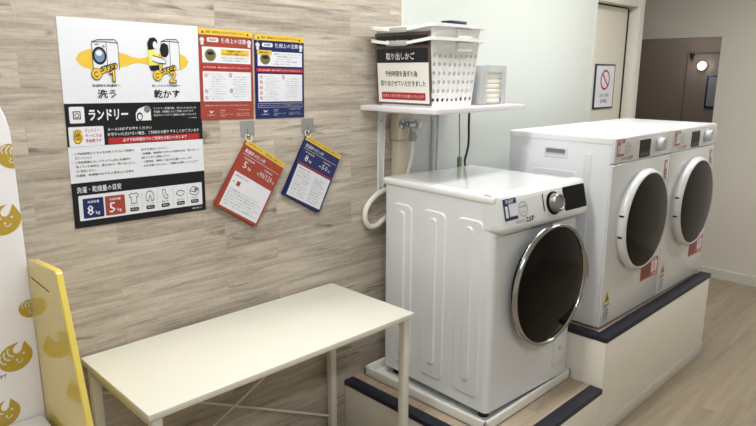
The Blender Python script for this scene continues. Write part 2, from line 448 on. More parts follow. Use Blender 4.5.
# ------------------------------------------------------------------ washing machine
WO = Vector((1.1067, -0.6766, 0.3198)); W, D, H = 0.583, 0.605, 0.856
WC = 0.603
wr = empty('washing_machine', WO, -0.0508, 'white front-loading washing machine with chrome-ringed black door, nearest the table', 'washing machine')
b = MB()
b.box(0, W, 0, D, -0.019, 0.832, 'enamel_side', 0.026, 5, only=2)
side = lambda u, v, d: (-d, u, v)
for y0, y1 in ((0.425, 0.545), (0.235, 0.365), (0.045, 0.178)):
    b.prism(rrect(y0, 0.03, y1, 0.757, 0.03), side, -0.002, 0.006, 'enamel_side', 0.005)
    c = (y0 + y1) / 2
    b.prism(rrect(c - 0.021, 0.09, c + 0.021, 0.728, 0.021, 7), side, 0.004, 0.012, 'enamel_side', 0.005)
b.box(0.004, W - 0.004, -0.002, 0.001, 0.70, 0.703, 'enamel_grey')
b.build('cabinet', wr)
b = MB(); b.box(-0.006, W + 0.012, 0.004, D + 0.003, 0.824, 0.858, 'lid_gloss', 0.013, 4); b.box(0.03, W - 0.03, 0.05, D - 0.03, 0.857, 0.8588, 'lid_gloss', 0.0008, 1); b.build('top_lid', wr)
# console: profile swept across x with rounded ends
b = MB()
prof = [(0.055, 0.8605), (0.014, 0.8605), (0.0, 0.857), (-0.008, 0.846), (-0.013, 0.83), (-0.034, 0.742), (-0.035, 0.732), (-0.031, 0.722), (-0.02, 0.714), (0.0, 0.712), (0.05, 0.712)]
xs = [(-0.002, 0.22), (0.006, 0.5), (0.016, 0.78), (0.03, 0.95), (0.046, 1.0), (WC - 0.026, 1.0), (WC - 0.012, 0.96), (WC - 0.003, 0.86), (WC, 0.72)]
i = b.mi('enamel'); rings = []
for x, k in xs:
    rings.append([b.bm.verts.new((x, 0.02 + (y - 0.02) * k if y < 0.02 else y, z if z > 0.785 else 0.785 + (z - 0.785) * (0.75 + 0.25 * k))) for y, z in prof])
n = len(prof)
for a, c in zip(rings, rings[1:]):
    for k in range(n):
        b.bm.faces.new((a[k], a[(k + 1) % n], c[(k + 1) % n], c[k])).material_index = i
b.bm.faces.new(rings[0]); b.bm.faces.new(list(reversed(rings[-1])))
con = b.build('console', wr, angle=50)
def cy(z): return -0.0105 - (0.84 - z) * 0.2386
cfn = lambda u, v, d: (u, cy(v) - d - 0.0006, v)          # on the console face; v is height
b = Pr(lambda u, v, d: cfn(u, 0.845 - v, d))
b.rect(0.42, 0.0, 0.586, 0.095, 'black_gloss', 1, 0.008); b.build('display', con)
b = Pr(lambda u, v, d: cfn(u, 0.845 - v, d))
b.rect(0.025, 0.0, 0.106, 0.078, 'ink_white', 0); b.rect(0.025, 0.0, 0.106, 0.02, 'ink_blue', 1); b.rect(0.025, 0.02, 0.058, 0.078, 'ink_blue', 1)
b.rect(0.058, 0.066, 0.106, 0.078, 'ink_blue', 1)
b.text('洗濯機', 0.04, 0.003, 0.092, 0.017, 'ink_white', 2); b.text('1', 0.034, 0.026, 0.05, 0.068, 'ink_white', 2, 0.03)
b.build('number_label', con, label='blue and white number label')
b = Pr(lambda u, v, d: cfn(u, 0.845 - v, d))
b.ringe(0.143, 0.048, 0.028, 0.028, 0.0025, 'ink_grey', 1, 30)
b.ringe(0.136, 0.044, 0.008, 0.008, 0.002, 'ink_grey', 1, 10, PI, 2 * PI); b.ringe(0.151, 0.044, 0.008, 0.008, 0.002, 'ink_grey', 1, 10, PI, 2 * PI)
b.ringe(0.143, 0.05, 0.013, 0.013, 0.002, 'ink_grey', 1, 12, 0, PI); b.line(0.117, 0.04, 0.169, 0.036, 0.002, 'ink_grey', 1)
b.build('emblem', con)
b = Pr(lambda u, v, d: cfn(u, 0.845 - v, d))
b.text('oeooo', 0.085, 0.083, 0.148, 0.096, 'ink_grey', 1, 0.0); b.text('2SP', 0.152, 0.079, 0.208, 0.098, 'ink_text', 1, 0.02)
b.build('lettering', con)
b = Pr(lambda u, v, d: cfn(u, 0.845 - v, d)); b.line(0.278, 0.008, 0.278, 0.076, 0.006, 'ink_black', 1); b.build('indicator_bar', con)
b = Pr(lambda u, v, d: cfn(u, 0.845 - v, d))
for q in (0.02, 0.05):
    b.line(0.30, q, 0.315, q, 0.002, 'ink_grey', 1); b.build('indicator_mark', con); b = Pr(lambda u, v, d: cfn(u, 0.845 - v, d))
b.text('スタート', 0.29, 0.092, 0.33, 0.098, 'ink_grey', 1, 0.0)
b.build('button_lettering', con)
# dial
zc = 0.793; tilt = math.atan(0.2386)
def dfn(cx, cz):
    nrm = Vector((0, -math.cos(tilt), -math.sin(tilt) * -1)); upv = Vector((0, -math.sin(tilt) * 1.0, -math.cos(tilt)))
    nrm = Vector((0, -math.cos(tilt), math.sin(tilt))); upv = Vector((0, math.sin(tilt), math.cos(tilt)))
    o = Vector((cx, cy(cz) - 0.0005, cz))
    return lambda a, c, h: o + Vector((1, 0, 0)) * a + upv * c + nrm * h
b = MB(); f = dfn(0.345, zc)
b.lathe([(0.047, 0.0), (0.047, 0.004), (0.044, 0.006)], f, 'black_gloss', 40)
dial = b.build('dial', con)
b = MB(); b.lathe([(0.038, 0.006), (0.037, 0.028), (0.033, 0.033), (0.028, 0.034), (0.026, 0.031), (0, 0.031)], f, 'knob_silver', 40)
b.tube([f(0.012, 0.02, 0.0325), f(0.016, 0.027, 0.0335)], 0.002, 'ink_black', 6)
b.build('knob', dial)
# door
CX, CZ = 0.326, 0.460
ff = lambda a, c, h: (CX + a, -h, CZ + c)
b = MB()
b.lathe([(0.200, 0.0), (0.202, 0.016), (0.240, 0.043), (0.238, 0.046)], ff, 'black_gloss', 72)  # black base colour stands in for the shadow gap behind the ring
dr = b.build('door', wr)
b = MB(); b.lathe([(0.242, 0.040), (0.2545, 0.044), (0.2575, 0.049), (0.2555, 0.055), (0.249, 0.060), (0.241, 0.059), (0.237, 0.054), (0.236, 0.042), (0.242, 0.040)], ff, 'chrome', 80, False, False); b.build('chrome_ring', dr, label='polished chrome door ring')
b = MB(); b.lathe([(0.2365, 0.046), (0.236, 0.053), (0.205, 0.059), (0.14, 0.065), (0.07, 0.069), (0, 0.070)], ff, 'door_glass', 72, cap0=False); b.build('door_glass', dr, label='dark glossy round door glass')
b = MB()
n = 16
def hp(R, a, h): return (CX + R * math.cos(a), -h, CZ + R * math.sin(a))
sec = []
for k in range(n + 1):
    q = k / n; a = math.radians(-38 + 66 * q); bulge = 0.240 + 0.034 * math.sin(PI * q) ** 0.6
    sec.append([hp(bulge - 0.012, a, 0.052), hp(bulge - 0.002, a, 0.060), hp(bulge + 0.008, a, 0.054), hp(bulge + 0.006, a, 0.040), hp(bulge - 0.010, a, 0.040)])
i = b.mi('chrome'); vs = [[b.bm.verts.new(p) for p in r_] for r_ in sec]
for a, c in zip(vs, vs[1:]):
    for k in range(5): b.bm.faces.new((a[k], a[(k + 1) % 5], c[(k + 1) % 5], c[k])).material_index = i
b.bm.faces.new(vs[0]); b.bm.faces.new(list(reversed(vs[-1])))
b.build('door_handle', dr, label='chrome curved door handle', angle=50)
b = MB(); b.box(0.455, 0.555, -0.004, 0.002, 0.035, 0.165, 'enamel', 0.003); b.lathe([(0.011, 0.004), (0.011, 0.007), (0.008, 0.0075)], lambda a, c, h: (0.502 + a, -h, 0.117 + c), 'enamel_grey', 20)
b.build('filter_cover', wr)
for fx, fy in ((0.05, 0.05), (W - 0.05, 0.05), (0.05, D - 0.05), (W - 0.05, D - 0.05)):
    b = MB(); b.lathe([(0.023, -0.0575), (0.023, -0.04), (0.012, -0.038), (0.012, -0.018)], lambda a, c, h: (fx + a, fy + c, h), 'black_rubber', 20); b.build('foot', wr)

# ------------------------------------------------------------------ dryers
DW, DD, DH = 0.606, 0.52, 0.8505
def dryer():
    r = empty('tumble_dryer', (1.778, -0.7985, 0.5037), -0.0133)
    b = MB()
    b.box(0, DW - 0.004, 0.012, DD, 0.0, 0.822, 'enamel_side', 0.004)
    for y0, y1, z0, z1 in ((0.414, 0.457, 0.05, 0.785), (0.097, 0.136, 0.05, 0.775), (0.17, 0.385, 0.05, 0.69)):
        b.prism(rrect(y0, z0, y1, z1, 0.012), side, -0.002, 0.004, 'enamel_side', 0.003)
    b.build('cabinet', r)
    b = MB(); b.box(-0.003, DW - 0.002, 0.004, DD + 0.003, 0.819, DH, 'lid_satin', 0.006, 3); b.build('top_lid', r)
    b = MB()
    b.prism(rrect(0.212, 0.744, 0.332, 0.792, 0.004), side, -0.002, 0.004, 'enamel', 0.002)
    b.prism(rrect(0.222, 0.757, 0.322, 0.783, 0.003), side, 0.003, 0.0046, 'enamel_grey')
    b.prism(rrect(0.224, 0.765, 0.320, 0.783, 0.003), side, 0.004, 0.005, 'ink_grey')
    b.build('carry_handle', r)
    b = MB(); b.box(0.0, DW - 0.003, 0.0, 0.014, 0.0, 0.735, 'enamel', 0.006, 3); b.build('front_panel', r)
    b = MB(); b.box(0.0, DW - 0.003, -0.004, 0.014, 0.739, DH - 0.001, 'enamel', 0.006, 3); con = b.build('console', r)
    cf = lambda u, v, d: (u, -0.0046 - d, 0.845 - v)
    b = Pr(cf); b.rect(0.235, 0.019, 0.35, 0.1, 'black_gloss', 1, 0.003); b.rect(0.245, 0.076, 0.34, 0.094, 'ink_black', 2); b.build('display', con)
    b = MB(); k = lambda a, c, h: (0.443 + a, -0.004 - h, 0.795 + c)
    b.lathe([(0.037, 0), (0.037, 0.005), (0.031, 0.007), (0.029, 0.026), (0.026, 0.029), (0, 0.029)], k, 'enamel_grey', 32)
    b.build('knob', con)
    b = Pr(cf); b.ringe(0.118, 0.044, 0.024, 0.024, 0.002, 'ink_grey', 1, 26); b.line(0.098, 0.038, 0.138, 0.034, 0.002, 'ink_grey', 1)
    b.ringe(0.118, 0.046, 0.012, 0.012, 0.002, 'ink_grey', 1, 12, 0, PI); b.build('emblem', con); b = Pr(cf)
    b.text('oeooo', 0.062, 0.082, 0.125, 0.094, 'ink_grey', 1, 0.0); b.text('2SP', 0.128, 0.079, 0.178, 0.096, 'ink_grey', 1, 0.02)
    b.build('lettering', con); b = Pr(cf)
    for q in range(4): b.line(0.50 + 0.02 * q, 0.03, 0.51 + 0.02 * q, 0.03, 0.003, 'ink_grey', 1); b.build('indicator_mark', con); b = Pr(cf)
    b.text('スタート', 0.51, 0.06, 0.56, 0.068, 'ink_grey', 1, 0.0)
    b.build('button_lettering', con)
    # door
    cx, cz = 0.300, 0.458
    f = lambda a, c, h: (cx + a, -h, cz + c)
    b = MB(); b.lathe([(0.222, 0.0), (0.222, 0.012), (0.236, 0.018), (0.237, 0.028), (0.233, 0.038), (0.225, 0.046), (0.219, 0.047), (0.216, 0.042)], f, 'enamel', 72)
    d = b.build('door', r)
    b = MB(); b.lathe([(0.2175, 0.0425), (0.216, 0.045), (0.18, 0.050), (0.1, 0.055), (0, 0.057)], f, 'door_glass', 72, cap0=False); b.build('door_glass', d, label='dark glossy round door glass')
    for zz in (0.05, -0.045):
        b = MB(); a0 = math.asin(zz / 0.232)
        b.box(cx - 0.2405 * math.cos(a0), cx - 0.232 * math.cos(a0) + 0.006, -0.036, -0.016, cz + zz - 0.004, cz + zz + 0.004, 'black_rubber', 0.002); b.build('hinge', d)
    ff_ = lambda u, v, d_: (u, -0.0006 - d_, 0.735 - v)
    b = Pr(ff_)
    b.rect(0.39, 0.512, 0.585, 0.608, 'ink_orange', 1); b.rect(0.40, 0.532, 0.50, 0.60, 'ink_dkred', 2); b.ell(0.45, 0.566, 0.03, 0.026, 'ink_brown', 3); b.rect(0.51, 0.53, 0.575, 0.585, 'ink_pale', 2); b.rect(0.536, 0.538, 0.546, 0.575, 'ink_orange', 3)
    b.text('高温注意', 0.42, 0.515, 0.56, 0.528, 'ink_white', 2); b.text('ドア開放厳禁', 0.51, 0.59, 0.578, 0.602, 'ink_white', 2)
    b.build('caution_label', r, label='red rectangular caution label under the door')
    b = Pr(ff_)
    b.rect(0.545, 0.028, 0.578, 0.2, 'ink_orange', 1); b.rect(0.551, 0.034, 0.572, 0.07, 'ink_pale', 2)
    for q in range(6): b.text('注意'[q % 2], 0.555, 0.08 + q * 0.019, 0.569, 0.093 + q * 0.019, 'ink_white', 2)
    b.build('strip_label', r, label='narrow red vertical label beside the door')
    b = Pr(ff_)
    b.poly([(0.022, 0.625), (0.082, 0.625), (0.052, 0.568)], 'ink_yellow', 1); b.poly([(0.034, 0.618), (0.07, 0.618), (0.052, 0.584)], 'ink_olive', 2)
    for q in range(6): b.text(['高温注意', 'やけど', 'に注意', '手を触', 'れない', 'こと'][q], 0.024, 0.632 + q * 0.014, 0.076 - 0.006 * (q % 2), 0.642 + q * 0.014, 'ink_text', 1, 0.02)
    b.build('warning_label', r, label='yellow warning triangle label at the bottom corner')
    return r
def number_label(r, num):
    con = [c for c in bpy.data.objects if c.parent == r and c.name.startswith('console')][0]
    b = Pr(lambda u, v, d: (u, -0.0046 - d, 0.845 - v))
    b.rect(0.017, 0.004, 0.085, 0.076, 'ink_white', 0); b.rect(0.017, 0.004, 0.085, 0.02, 'ink_orange', 1); b.rect(0.017, 0.02, 0.043, 0.076, 'ink_orange', 1); b.rect(0.043, 0.066, 0.085, 0.076, 'ink_orange', 1)
    b.text('乾燥機', 0.028, 0.006, 0.076, 0.018, 'ink_white', 2); b.text(num, 0.024, 0.028, 0.037, 0.064, 'ink_white', 2, 0.03)
    b.build('number_label', con, label='red and white number label')
dr1 = dryer()
dr2 = copy_tree(dr1)
setprops(dr1, 'white tumble dryer with carry handle in its side, nearer the washing machine', 'tumble dryer', 'tumble dryers on the tall step')
setprops(dr2, 'white tumble dryer at the far right end of the tall step', 'tumble dryer', 'tumble dryers on the tall step')
ca, sa = math.cos(-0.0133), math.sin(-0.0133)
dr2.location = (1.778 + 0.6075 * ca, -0.7985 + 0.6075 * sa, 0.5037)
number_label(dr1, '1'); number_label(dr2, '2')
for r in (dr1, dr2):
    for fx, fy in ((0.05, 0.06), (DW - 0.06, 0.06), (0.05, DD - 0.06), (DW - 0.06, DD - 0.06)):
        b = MB(); b.lathe([(0.02, -0.0115), (0.02, 0.001)], lambda a, c, h: (fx + a, fy + c, h), 'black_rubber', 16); b.build('foot', r)

# ------------------------------------------------------------------ table
TX0, TX1, TY0, TY1, TZ = -0.154, 0.882, -0.491, -0.015, 0.740
r = empty('side_table', ((TX0 + TX1) / 2, (TY0 + TY1) / 2, 0), 0, 'long white table with thin square metal legs against the wood wall', 'table')
ox, oy = (TX0 + TX1) / 2, (TY0 + TY1) / 2
hx, hy = (TX1 - TX0) / 2, (TY1 - TY0) / 2
b = MB(); b.box(-hx, hx, -hy, hy, TZ - 0.020, TZ, 'table_white', 0.002); b.build('tabletop', r)
b = MB(); lw = 0.03
for sx in (-1, 1): b.box(sx * (hx - 0.012) - lw / 2 - sx * lw / 2, sx * (hx - 0.012) + lw / 2 - sx * lw / 2, -hy + 0.04, hy - 0.04, TZ - 0.05, TZ - 0.0205, 'table_leg', 0.002)
b.box(-hx + 0.03, hx - 0.03, hy - 0.038, hy - 0.018, TZ - 0.045, TZ - 0.0205, 'table_leg', 0.002)
b.build('apron_frame', r)
for sx in (-1, 1):
    for sy in (-1, 1):
        cx_, cy_ = sx * (hx - 0.012 - lw / 2), sy * (hy - 0.010 - lw / 2)
        b = MB(); b.box(cx_ - lw / 2, cx_ + lw / 2, cy_ - lw / 2, cy_ + lw / 2, 0.006, TZ - 0.0205, 'table_leg', 0.003); lg = b.build('leg', r)
        b = MB(); b.lathe([(0.016, 0.0), (0.016, 0.008)], lambda a, c, h: (cx_ + a, cy_ + c, h), 'black_rubber', 16); b.build('leg_cap', lg)
for s in (1, -1):
    b = MB(); b.tube([(-hx + 0.03, hy - 0.026 - 0.003 * s, 0.377 - s * 0.245), (hx - 0.03, hy - 0.026 - 0.003 * s, 0.377 + s * 0.245)], 0.0045, 'table_leg', 10); b.build('cross_brace', r)

# ------------------------------------------------------------------ bench (white back board, yellow side board, seat)
r = empty('bench', (-0.64, -0.25, 0), 0, 'white bench back with gold claw emblems and a sloping glossy yellow side board', 'bench')
T = lambda x, y, z: (x + 0.64, y + 0.25, z)
BX = -0.2815
pts = [(-1.0, 0.0), (BX, 0.0)]
R_, zc_ = 0.22, 1.44
for k in range(13):
    a = PI / 2 * k / 12; pts.append((BX - R_ + R_ * math.cos(a), zc_ + R_ * math.sin(a)))
for k in range(13):
    a = PI / 2 + PI / 2 * k / 12; pts.append((-1.0 + R_ + R_ * math.cos(a), zc_ + R_ * math.sin(a)))
b = MB(); b.prism(pts, lambda u, v, d: T(u, -0.03 - d, v), 0.0, 0.025, 'board_white', 0.002); back = b.build('back_board', r)
YX = -0.2808
b = MB()
yp = [(-0.057, 0.0), (-0.64, 0.0), (-0.405, 0.726), (-0.296, 1.106), (-0.290, 1.114), (-0.280, 1.117), (-0.08, 1.104), (-0.066, 1.100), (-0.057, 1.085)]
b.prism([(y, z) for y, z in yp], lambda u, v, d: T(YX + d, u, v), 0.017, 0.0, 'board_yellow', 0.0025)
yb = b.build('side_board', r, label='glossy yellow sloping side board')
b = MB(); b.tube([T(YX - 0.0004, -0.078, 1.05), T(YX - 0.0004, -0.225, 1.045)], 0.0012, 'dark_gap', 6); b.build('seam', yb)
b = MB(); b.box(*[c for p in zip(T(-0.99, -0.45, 0.04), T(-0.293, -0.062, 0.622)) for c in p], 'board_white', 0.004)
b.build('seat', r)
def claw(cx, cz, s, rot=0.0, clip=None):
    b = Pr(lambda u, v, d: T(min(u, clip) if clip else u, -0.0555 - d, v))
    def tr(p):
        x, y = p; c, q = math.cos(rot), math.sin(rot)
        return (cx + s * (x * c - y * q), cz + s * (x * q + y * c))
    o = []
    for k in range(22):                                   # round outer back of the claw
        a = math.radians(75 + 285 * k / 21); o.append((0.5 * math.cos(a), 0.44 * math.sin(a) - 0.04))
    o += [(0.47, 0.16), (0.44, 0.30), (0.33, 0.18), (0.24, 0.08), (0.12, 0.03), (0.03, 0.09), (0.04, 0.22), (0.14, 0.30), (0.30, 0.36)]
    b.poly([tr(p) for p in o], 'emblem_gold', 1)
    for q in range(3):                                     # shell ribs
        arc = []
        for k in range(9):
            a = math.radians(100 + 170 * k / 8); arc.append(tr((-0.30 + 0.14 * q + 0.10 * math.cos(a), 0.08 + 0.05 * q + 0.15 * math.sin(a))))
        b.path(arc, 0.045 * s, 'ink_white', 2)
    for ex, ey in ((0.0, -0.14), (0.25, -0.05)):
        c = tr((ex, ey)); b.ell(c[0], c[1], 0.035 * s, 0.035 * s, 'ink_white', 2, 12)
    b.path([tr((0.06 + 0.08 * math.cos(a), -0.20 + 0.06 * math.sin(a))) for a in [PI + PI * k / 6 for k in range(7)]], 0.03 * s, 'ink_white', 2)
    b.build('claw_emblem', back)
claw(-0.285, 1.395, 0.075, -0.5, BX - 0.001)
claw(-0.328, 1.222, 0.092, 0.35)
claw(-0.342, 0.822, 0.092, 0.35)
claw(-0.388, 0.66, 0.085, 0.5)
claw(-0.287, 0.955, 0.06, -0.4, BX - 0.001); claw(-0.47, 1.02, 0.092, 0.2); claw(-0.52, 1.38, 0.092, -0.3); claw(-0.6, 0.76, 0.092, 0.6)
b = Pr(lambda u, v, d: T(u, -0.0555 - d, v))
b.text('PT', -0.384, 0.776, -0.368, 0.766, 'ink_text', 1); b.build('lettering', back)

# ------------------------------------------------------------------ wall posters
def sheet_local(w, h): return lambda u, v, d: (u * w - w / 2, -0.0016 - d, h / 2 - v * h)
def lines(p, rows, m, l=2, bold=0.0):
    for t, u0, v0, u1, v1 in rows: p.text(t, u0, v0, u1, v1, m, l, bold)
PW, PH = 0.4423, 0.6217
pr = empty('instruction_poster', (0.0999, 0, 1.4578), 0, 'large white and black laundry instruction poster on the wood wall', 'poster', rot=(0, 0.0135, 0))
b = MB(); b.box(-PW / 2, PW / 2, -0.0015, -0.0005, -PH / 2, PH / 2, 'ink_white'); b.build('sheet', pr)
F = sheet_local(PW, PH)
k = PH / PW
p = Pr(F)   # picture panel
blob = []
for q in range(41):
    x = 0.10 + 0.81 * q / 40
    d1_ = max(0, 1 - ((x - 0.27) / 0.17) ** 2) ** 0.5 * 0.052 if abs(x - 0.27) < 0.17 else 0
    d2_ = max(0, 1 - ((x - 0.77) / 0.14) ** 2) ** 0.5 * 0.048 if abs(x - 0.77) < 0.14 else 0
    nk = 0.0115 if 0.3 < x < 0.8 else 0
    nk = nk + (0.02 * math.exp(-((x - 0.42) / 0.05) ** 2) + 0.02 * math.exp(-((x - 0.64) / 0.05) ** 2) if nk else 0)
    blob.append((x, max(d1_, d2_, nk)))
p.poly([(x, 0.188 - h) for x, h in blob] + [(x, 0.188 + h) for x, h in reversed(blob)], 'ink_yellow', 1)
def ink_machine(x0, y0, x1, y1, sp, hole):
    p.poly([(x0, y0 + 0.01), (sp, y0), (x1, y0 + 0.004), (x1, y1), (x0, y1)], 'ink_white', 2)
    for a in (((x0, y0 + 0.012), (sp, y0 + 0.008), (x1, y0 + 0.012)), ((x0, y0 + 0.012), (x0 + 0.04, y0), (x1 - 0.02, y0 - 0.004), (x1, y0 + 0.012)), ((x0, y0 + 0.012), (x0, y1)), ((sp, y0 + 0.01), (sp, y1)), ((x1, y0 + 0.012), (x1, y1))):
        p.path(a, 0.004, 'ink_text', 3)
    p.line(x0 + 0.02, y0 + 0.024, sp - 0.05, y0 + 0.02, 0.006, 'ink_grey', 3); p.ell(sp - 0.018, y0 + 0.03, 0.008, 0.006, 'ink_grey', 3, 10)
ink_machine(0.209, 0.096, 0.385, 0.234, 0.305, True)
p.ell(0.255, 0.170, 0.047, 0.042, 'ink_text', 4); p.ell(0.255, 0.170, 0.034, 0.031, 'ink_drum', 5); p.ell(0.252, 0.158, 0.022, 0.013, 'ink_white', 6); p.ell(0.26, 0.183, 0.02, 0.011, 'ink_drum', 6)
ink_machine(0.70, 0.078, 0.838, 0.228, 0.765, False)
p.ell(0.722, 0.132, 0.034, 0.036, 'ink_text', 4)
# person: hair, face, shirt, arms, trousers
p.poly([(0.60, 0.135), (0.595, 0.10), (0.615, 0.075), (0.65, 0.07), (0.672, 0.085), (0.668, 0.11), (0.64, 0.13)], 'ink_text', 5)
p.ell(0.652, 0.108, 0.016, 0.018, 'ink_white', 6, 16)
p.poly([(0.598, 0.135), (0.64, 0.128), (0.672, 0.15), (0.67, 0.21), (0.602, 0.212)], 'ink_lime', 5)
p.poly([(0.60, 0.212), (0.675, 0.206), (0.678, 0.236), (0.612, 0.236)], 'ink_text', 5)
p.poly([(0.63, 0.16), (0.70, 0.172), (0.73, 0.186), (0.725, 0.2), (0.66, 0.196), (0.625, 0.186)], 'ink_white', 6); p.path([(0.63, 0.16), (0.70, 0.172), (0.73, 0.186), (0.725, 0.2), (0.66, 0.196), (0.625, 0.186)], 0.004, 'ink_text', 7)
for tx, ty, num, nx in ((0.237, 0.258, '1', 0.334), (0.670, 0.261, '2', 0.774)):
    p.ell(tx - 0.01, ty - 0.002, 0.036, 0.028, 'ink_text', 7); p.ell(tx - 0.01, ty - 0.002, 0.033, 0.0255, 'ink_yellow', 8); p.ringe(tx - 0.012, ty, 0.016, 0.013, 0.004, 'ink_text', 9, 14, 0.5, 5.4)
    for q in range(4):
        bx, by = tx + 0.03 + q * 0.029, ty - 0.018 - q * 0.008
        p.ell(bx, by, 0.021, 0.015, 'ink_text', 7, 14); p.ell(bx, by, 0.018, 0.0125, 'ink_yellow', 8, 14)
    p.text('STEP', tx + 0.015, ty - 0.048, tx + 0.135, ty - 0.022, 'ink_text', 9, 0.02, ang=-0.2)
    if num == '1':
        one = [(-0.024, -0.012), (0.004, -0.026), (0.018, -0.026), (0.018, 0.036), (-0.004, 0.036), (-0.004, -0.004), (-0.022, 0.004)]
        p.poly([(nx + a, ty + c) for a, c in one], 'ink_text', 9); p.poly([(nx + a, ty + c) for a, c in inset(one, 0.0045)], 'ink_yellow', 10)
    else:
        two = [(-0.026, -0.006), (-0.018, -0.022), (0.002, -0.028), (0.024, -0.02), (0.028, -0.004), (0.016, 0.01), (0.004, 0.02), (0.03, 0.02), (0.03, 0.036), (-0.028, 0.036), (-0.028, 0.024), (0.004, -0.002), (0.004, -0.010), (-0.002, -0.012), (-0.008, -0.002)]
        p.poly([(nx + a, ty + c) for a, c in two], 'ink_text', 9); p.poly([(nx + a, ty + c) for a, c in inset(two, 0.0035)], 'ink_yellow', 10)
p.text('洗濯物を洗濯機へ', 0.19, 0.305, 0.387, 0.318, 'ink_text', 2, 0.01); p.text('洗う', 0.223, 0.330, 0.352, 0.374, 'ink_text', 2, 0.02)
p.text('洗ったものを乾燥機へ', 0.614, 0.305, 0.835, 0.318, 'ink_text', 2, 0.01); p.text('乾かす', 0.625, 0.331, 0.826, 0.376, 'ink_text', 2, 0.02)
p.build('picture_panel', pr)
p = Pr(F)   # black band
p.rect(0.0, 0.396, 1.0, 0.600, 'ink_black', 1)
p.rect(0.027, 0.411, 0.125, 0.489, 'ink_white', 2, 0.008); p.rect(0.05, 0.432, 0.10, 0.47, 'ink_text', 3); p.rect(0.056, 0.437, 0.094, 0.465, 'ink_pale', 4); p.ringe(0.075, 0.452, 0.015, 0.011, 0.004, 'ink_text', 5, 18)
p.text('ランドリー', 0.153, 0.425, 0.424, 0.479, 'ink_white', 2, 0.03)
p.poly([(0.48, 0.45), (0.50, 0.428), (0.56, 0.412), (0.592, 0.43), (0.592, 0.487), (0.48, 0.487)], 'ink_pale', 2); p.ell(0.508, 0.466, 0.022, 0.021, 'ink_text', 3); p.ell(0.508, 0.468, 0.014, 0.014, 'ink_white', 4); p.ell(0.565, 0.43, 0.024, 0.018, 'ink_grey', 4)
lines(p, [('ランドリー設備完備。汚れものはおまとめ', 0.614, 0.421, 0.955, 0.433), ('洗濯機、乾燥機ともにご利用いただけます', 0.614, 0.4385, 0.93, 0.4505), ('当店スタッフまでご連絡をお願いいたします', 0.614, 0.456, 0.955, 0.468), ('※一部機種', 0.89, 0.478, 0.955, 0.484)], 'ink_white')
p.rect(0.013, 0.506, 0.245, 0.600, 'ink_white', 2, 0.006)
p.ell(0.068, 0.562, 0.028, 0.026, 'ink_text', 3, 18); p.ell(0.068, 0.561, 0.025, 0.0235, 'ink_yellow', 4, 18)
for q in range(4):
    p.rect(0.043 + q * 0.0135, 0.517 + 0.004 * abs(q - 1.5), 0.0555 + q * 0.0135, 0.556, 'ink_text', 3, 0.005); p.rect(0.045 + q * 0.0135, 0.519 + 0.004 * abs(q - 1.5), 0.0535 + q * 0.0135, 0.556, 'ink_yellow', 4, 0.004)
p.rect(0.094, 0.545, 0.104, 0.57, 'ink_yellow', 4, 0.004); p.text('予約制', 0.05, 0.558, 0.086, 0.57, 'ink_text', 5)
lines(p, [('ランドリー', 0.118, 0.517, 0.215, 0.534), ('サービスは', 0.118, 0.5415, 0.228, 0.5585), ('予約制です', 0.118, 0.566, 0.226, 0.584)], 'ink_red', 3, 0.01)
lines(p, [('ルールは必ずお守りください', 0.272, 0.516, 0.592, 0.532), ('お守りいただけない場合、ご利用をお断りすることがございます', 0.27, 0.540, 0.97, 0.5585)], 'ink_white', 2, 0.008)
p.rect(0.272, 0.566, 0.97, 0.597, 'ink_red', 2); p.text('必ず予約時間内でのご利用をお願いいたします', 0.375, 0.572, 0.865, 0.590, 'ink_white', 3)
p.build('title_band', pr)
p = Pr(F)   # rules
rows = ['・ご予約時間からそのまま終了までにご利用を', '完了してください', '・ご予約時間になってもドラム内に洗濯物が', '残っていた場合は、備え付けの「取り出しかご」', 'をご使用ください', '・洗濯機、乾燥機それぞれの使用上の注意を']
wid = [0.45, 0.15, 0.42, 0.45, 0.17, 0.438]
for q, (t, u) in enumerate(zip(rows, wid)): p.text(t, 0.021 + (0.02 if q in (1, 3, 4) else 0), 0.629 + q * 0.0212, u, 0.641 + q * 0.0212, 'ink_text', 2, 0.006)
p.build('rules_text', pr); p = Pr(F)
rows = ['必ずお読みください', '・洗濯機、乾燥機それぞれの使用方法は「使い方」に', '掲示のとおりご使用ください', '・ご使用後、清掃のご協力をお願いいたします', '・お忘れ物のないよう、ご確認をお願いいたします']
wid = [0.70, 0.965, 0.72, 0.90, 0.945]
for q, (t, u) in enumerate(zip(rows, wid)): p.text(t, 0.50, 0.629 + q * 0.0212, u, 0.641 + q * 0.0212, 'ink_text', 2, 0.006)
p.build('rules_text', pr)
p = Pr(F)   # capacity chart
p.rect(0, 0.777, 1, 1, 'ink_black', 1); p.text('洗濯・乾燥量の目安', 0.033, 0.797, 0.339, 0.828, 'ink_white', 2, 0.01)
p.rect(0.038, 0.840, 0.972, 0.966, 'ink_white', 2, 0.006)
for x0, x1, m_, n_, c_ in ((0.064, 0.205, 'ink_blue', '8', '洗濯容量'), (0.216, 0.357, 'ink_brick', '5', '乾燥容量')):
    p.rect(x0, 0.857, x1, 0.956, m_, 3, 0.006); p.text(c_, x0 + 0.03, 0.869, x1 - 0.03, 0.881, 'ink_white', 4); p.text(n_, x0 + 0.026, 0.891, x0 + 0.07, 0.943, 'ink_white', 4, 0.008); p.text('kg', x0 + 0.083, 0.922, x0 + 0.112, 0.944, 'ink_white', 4)
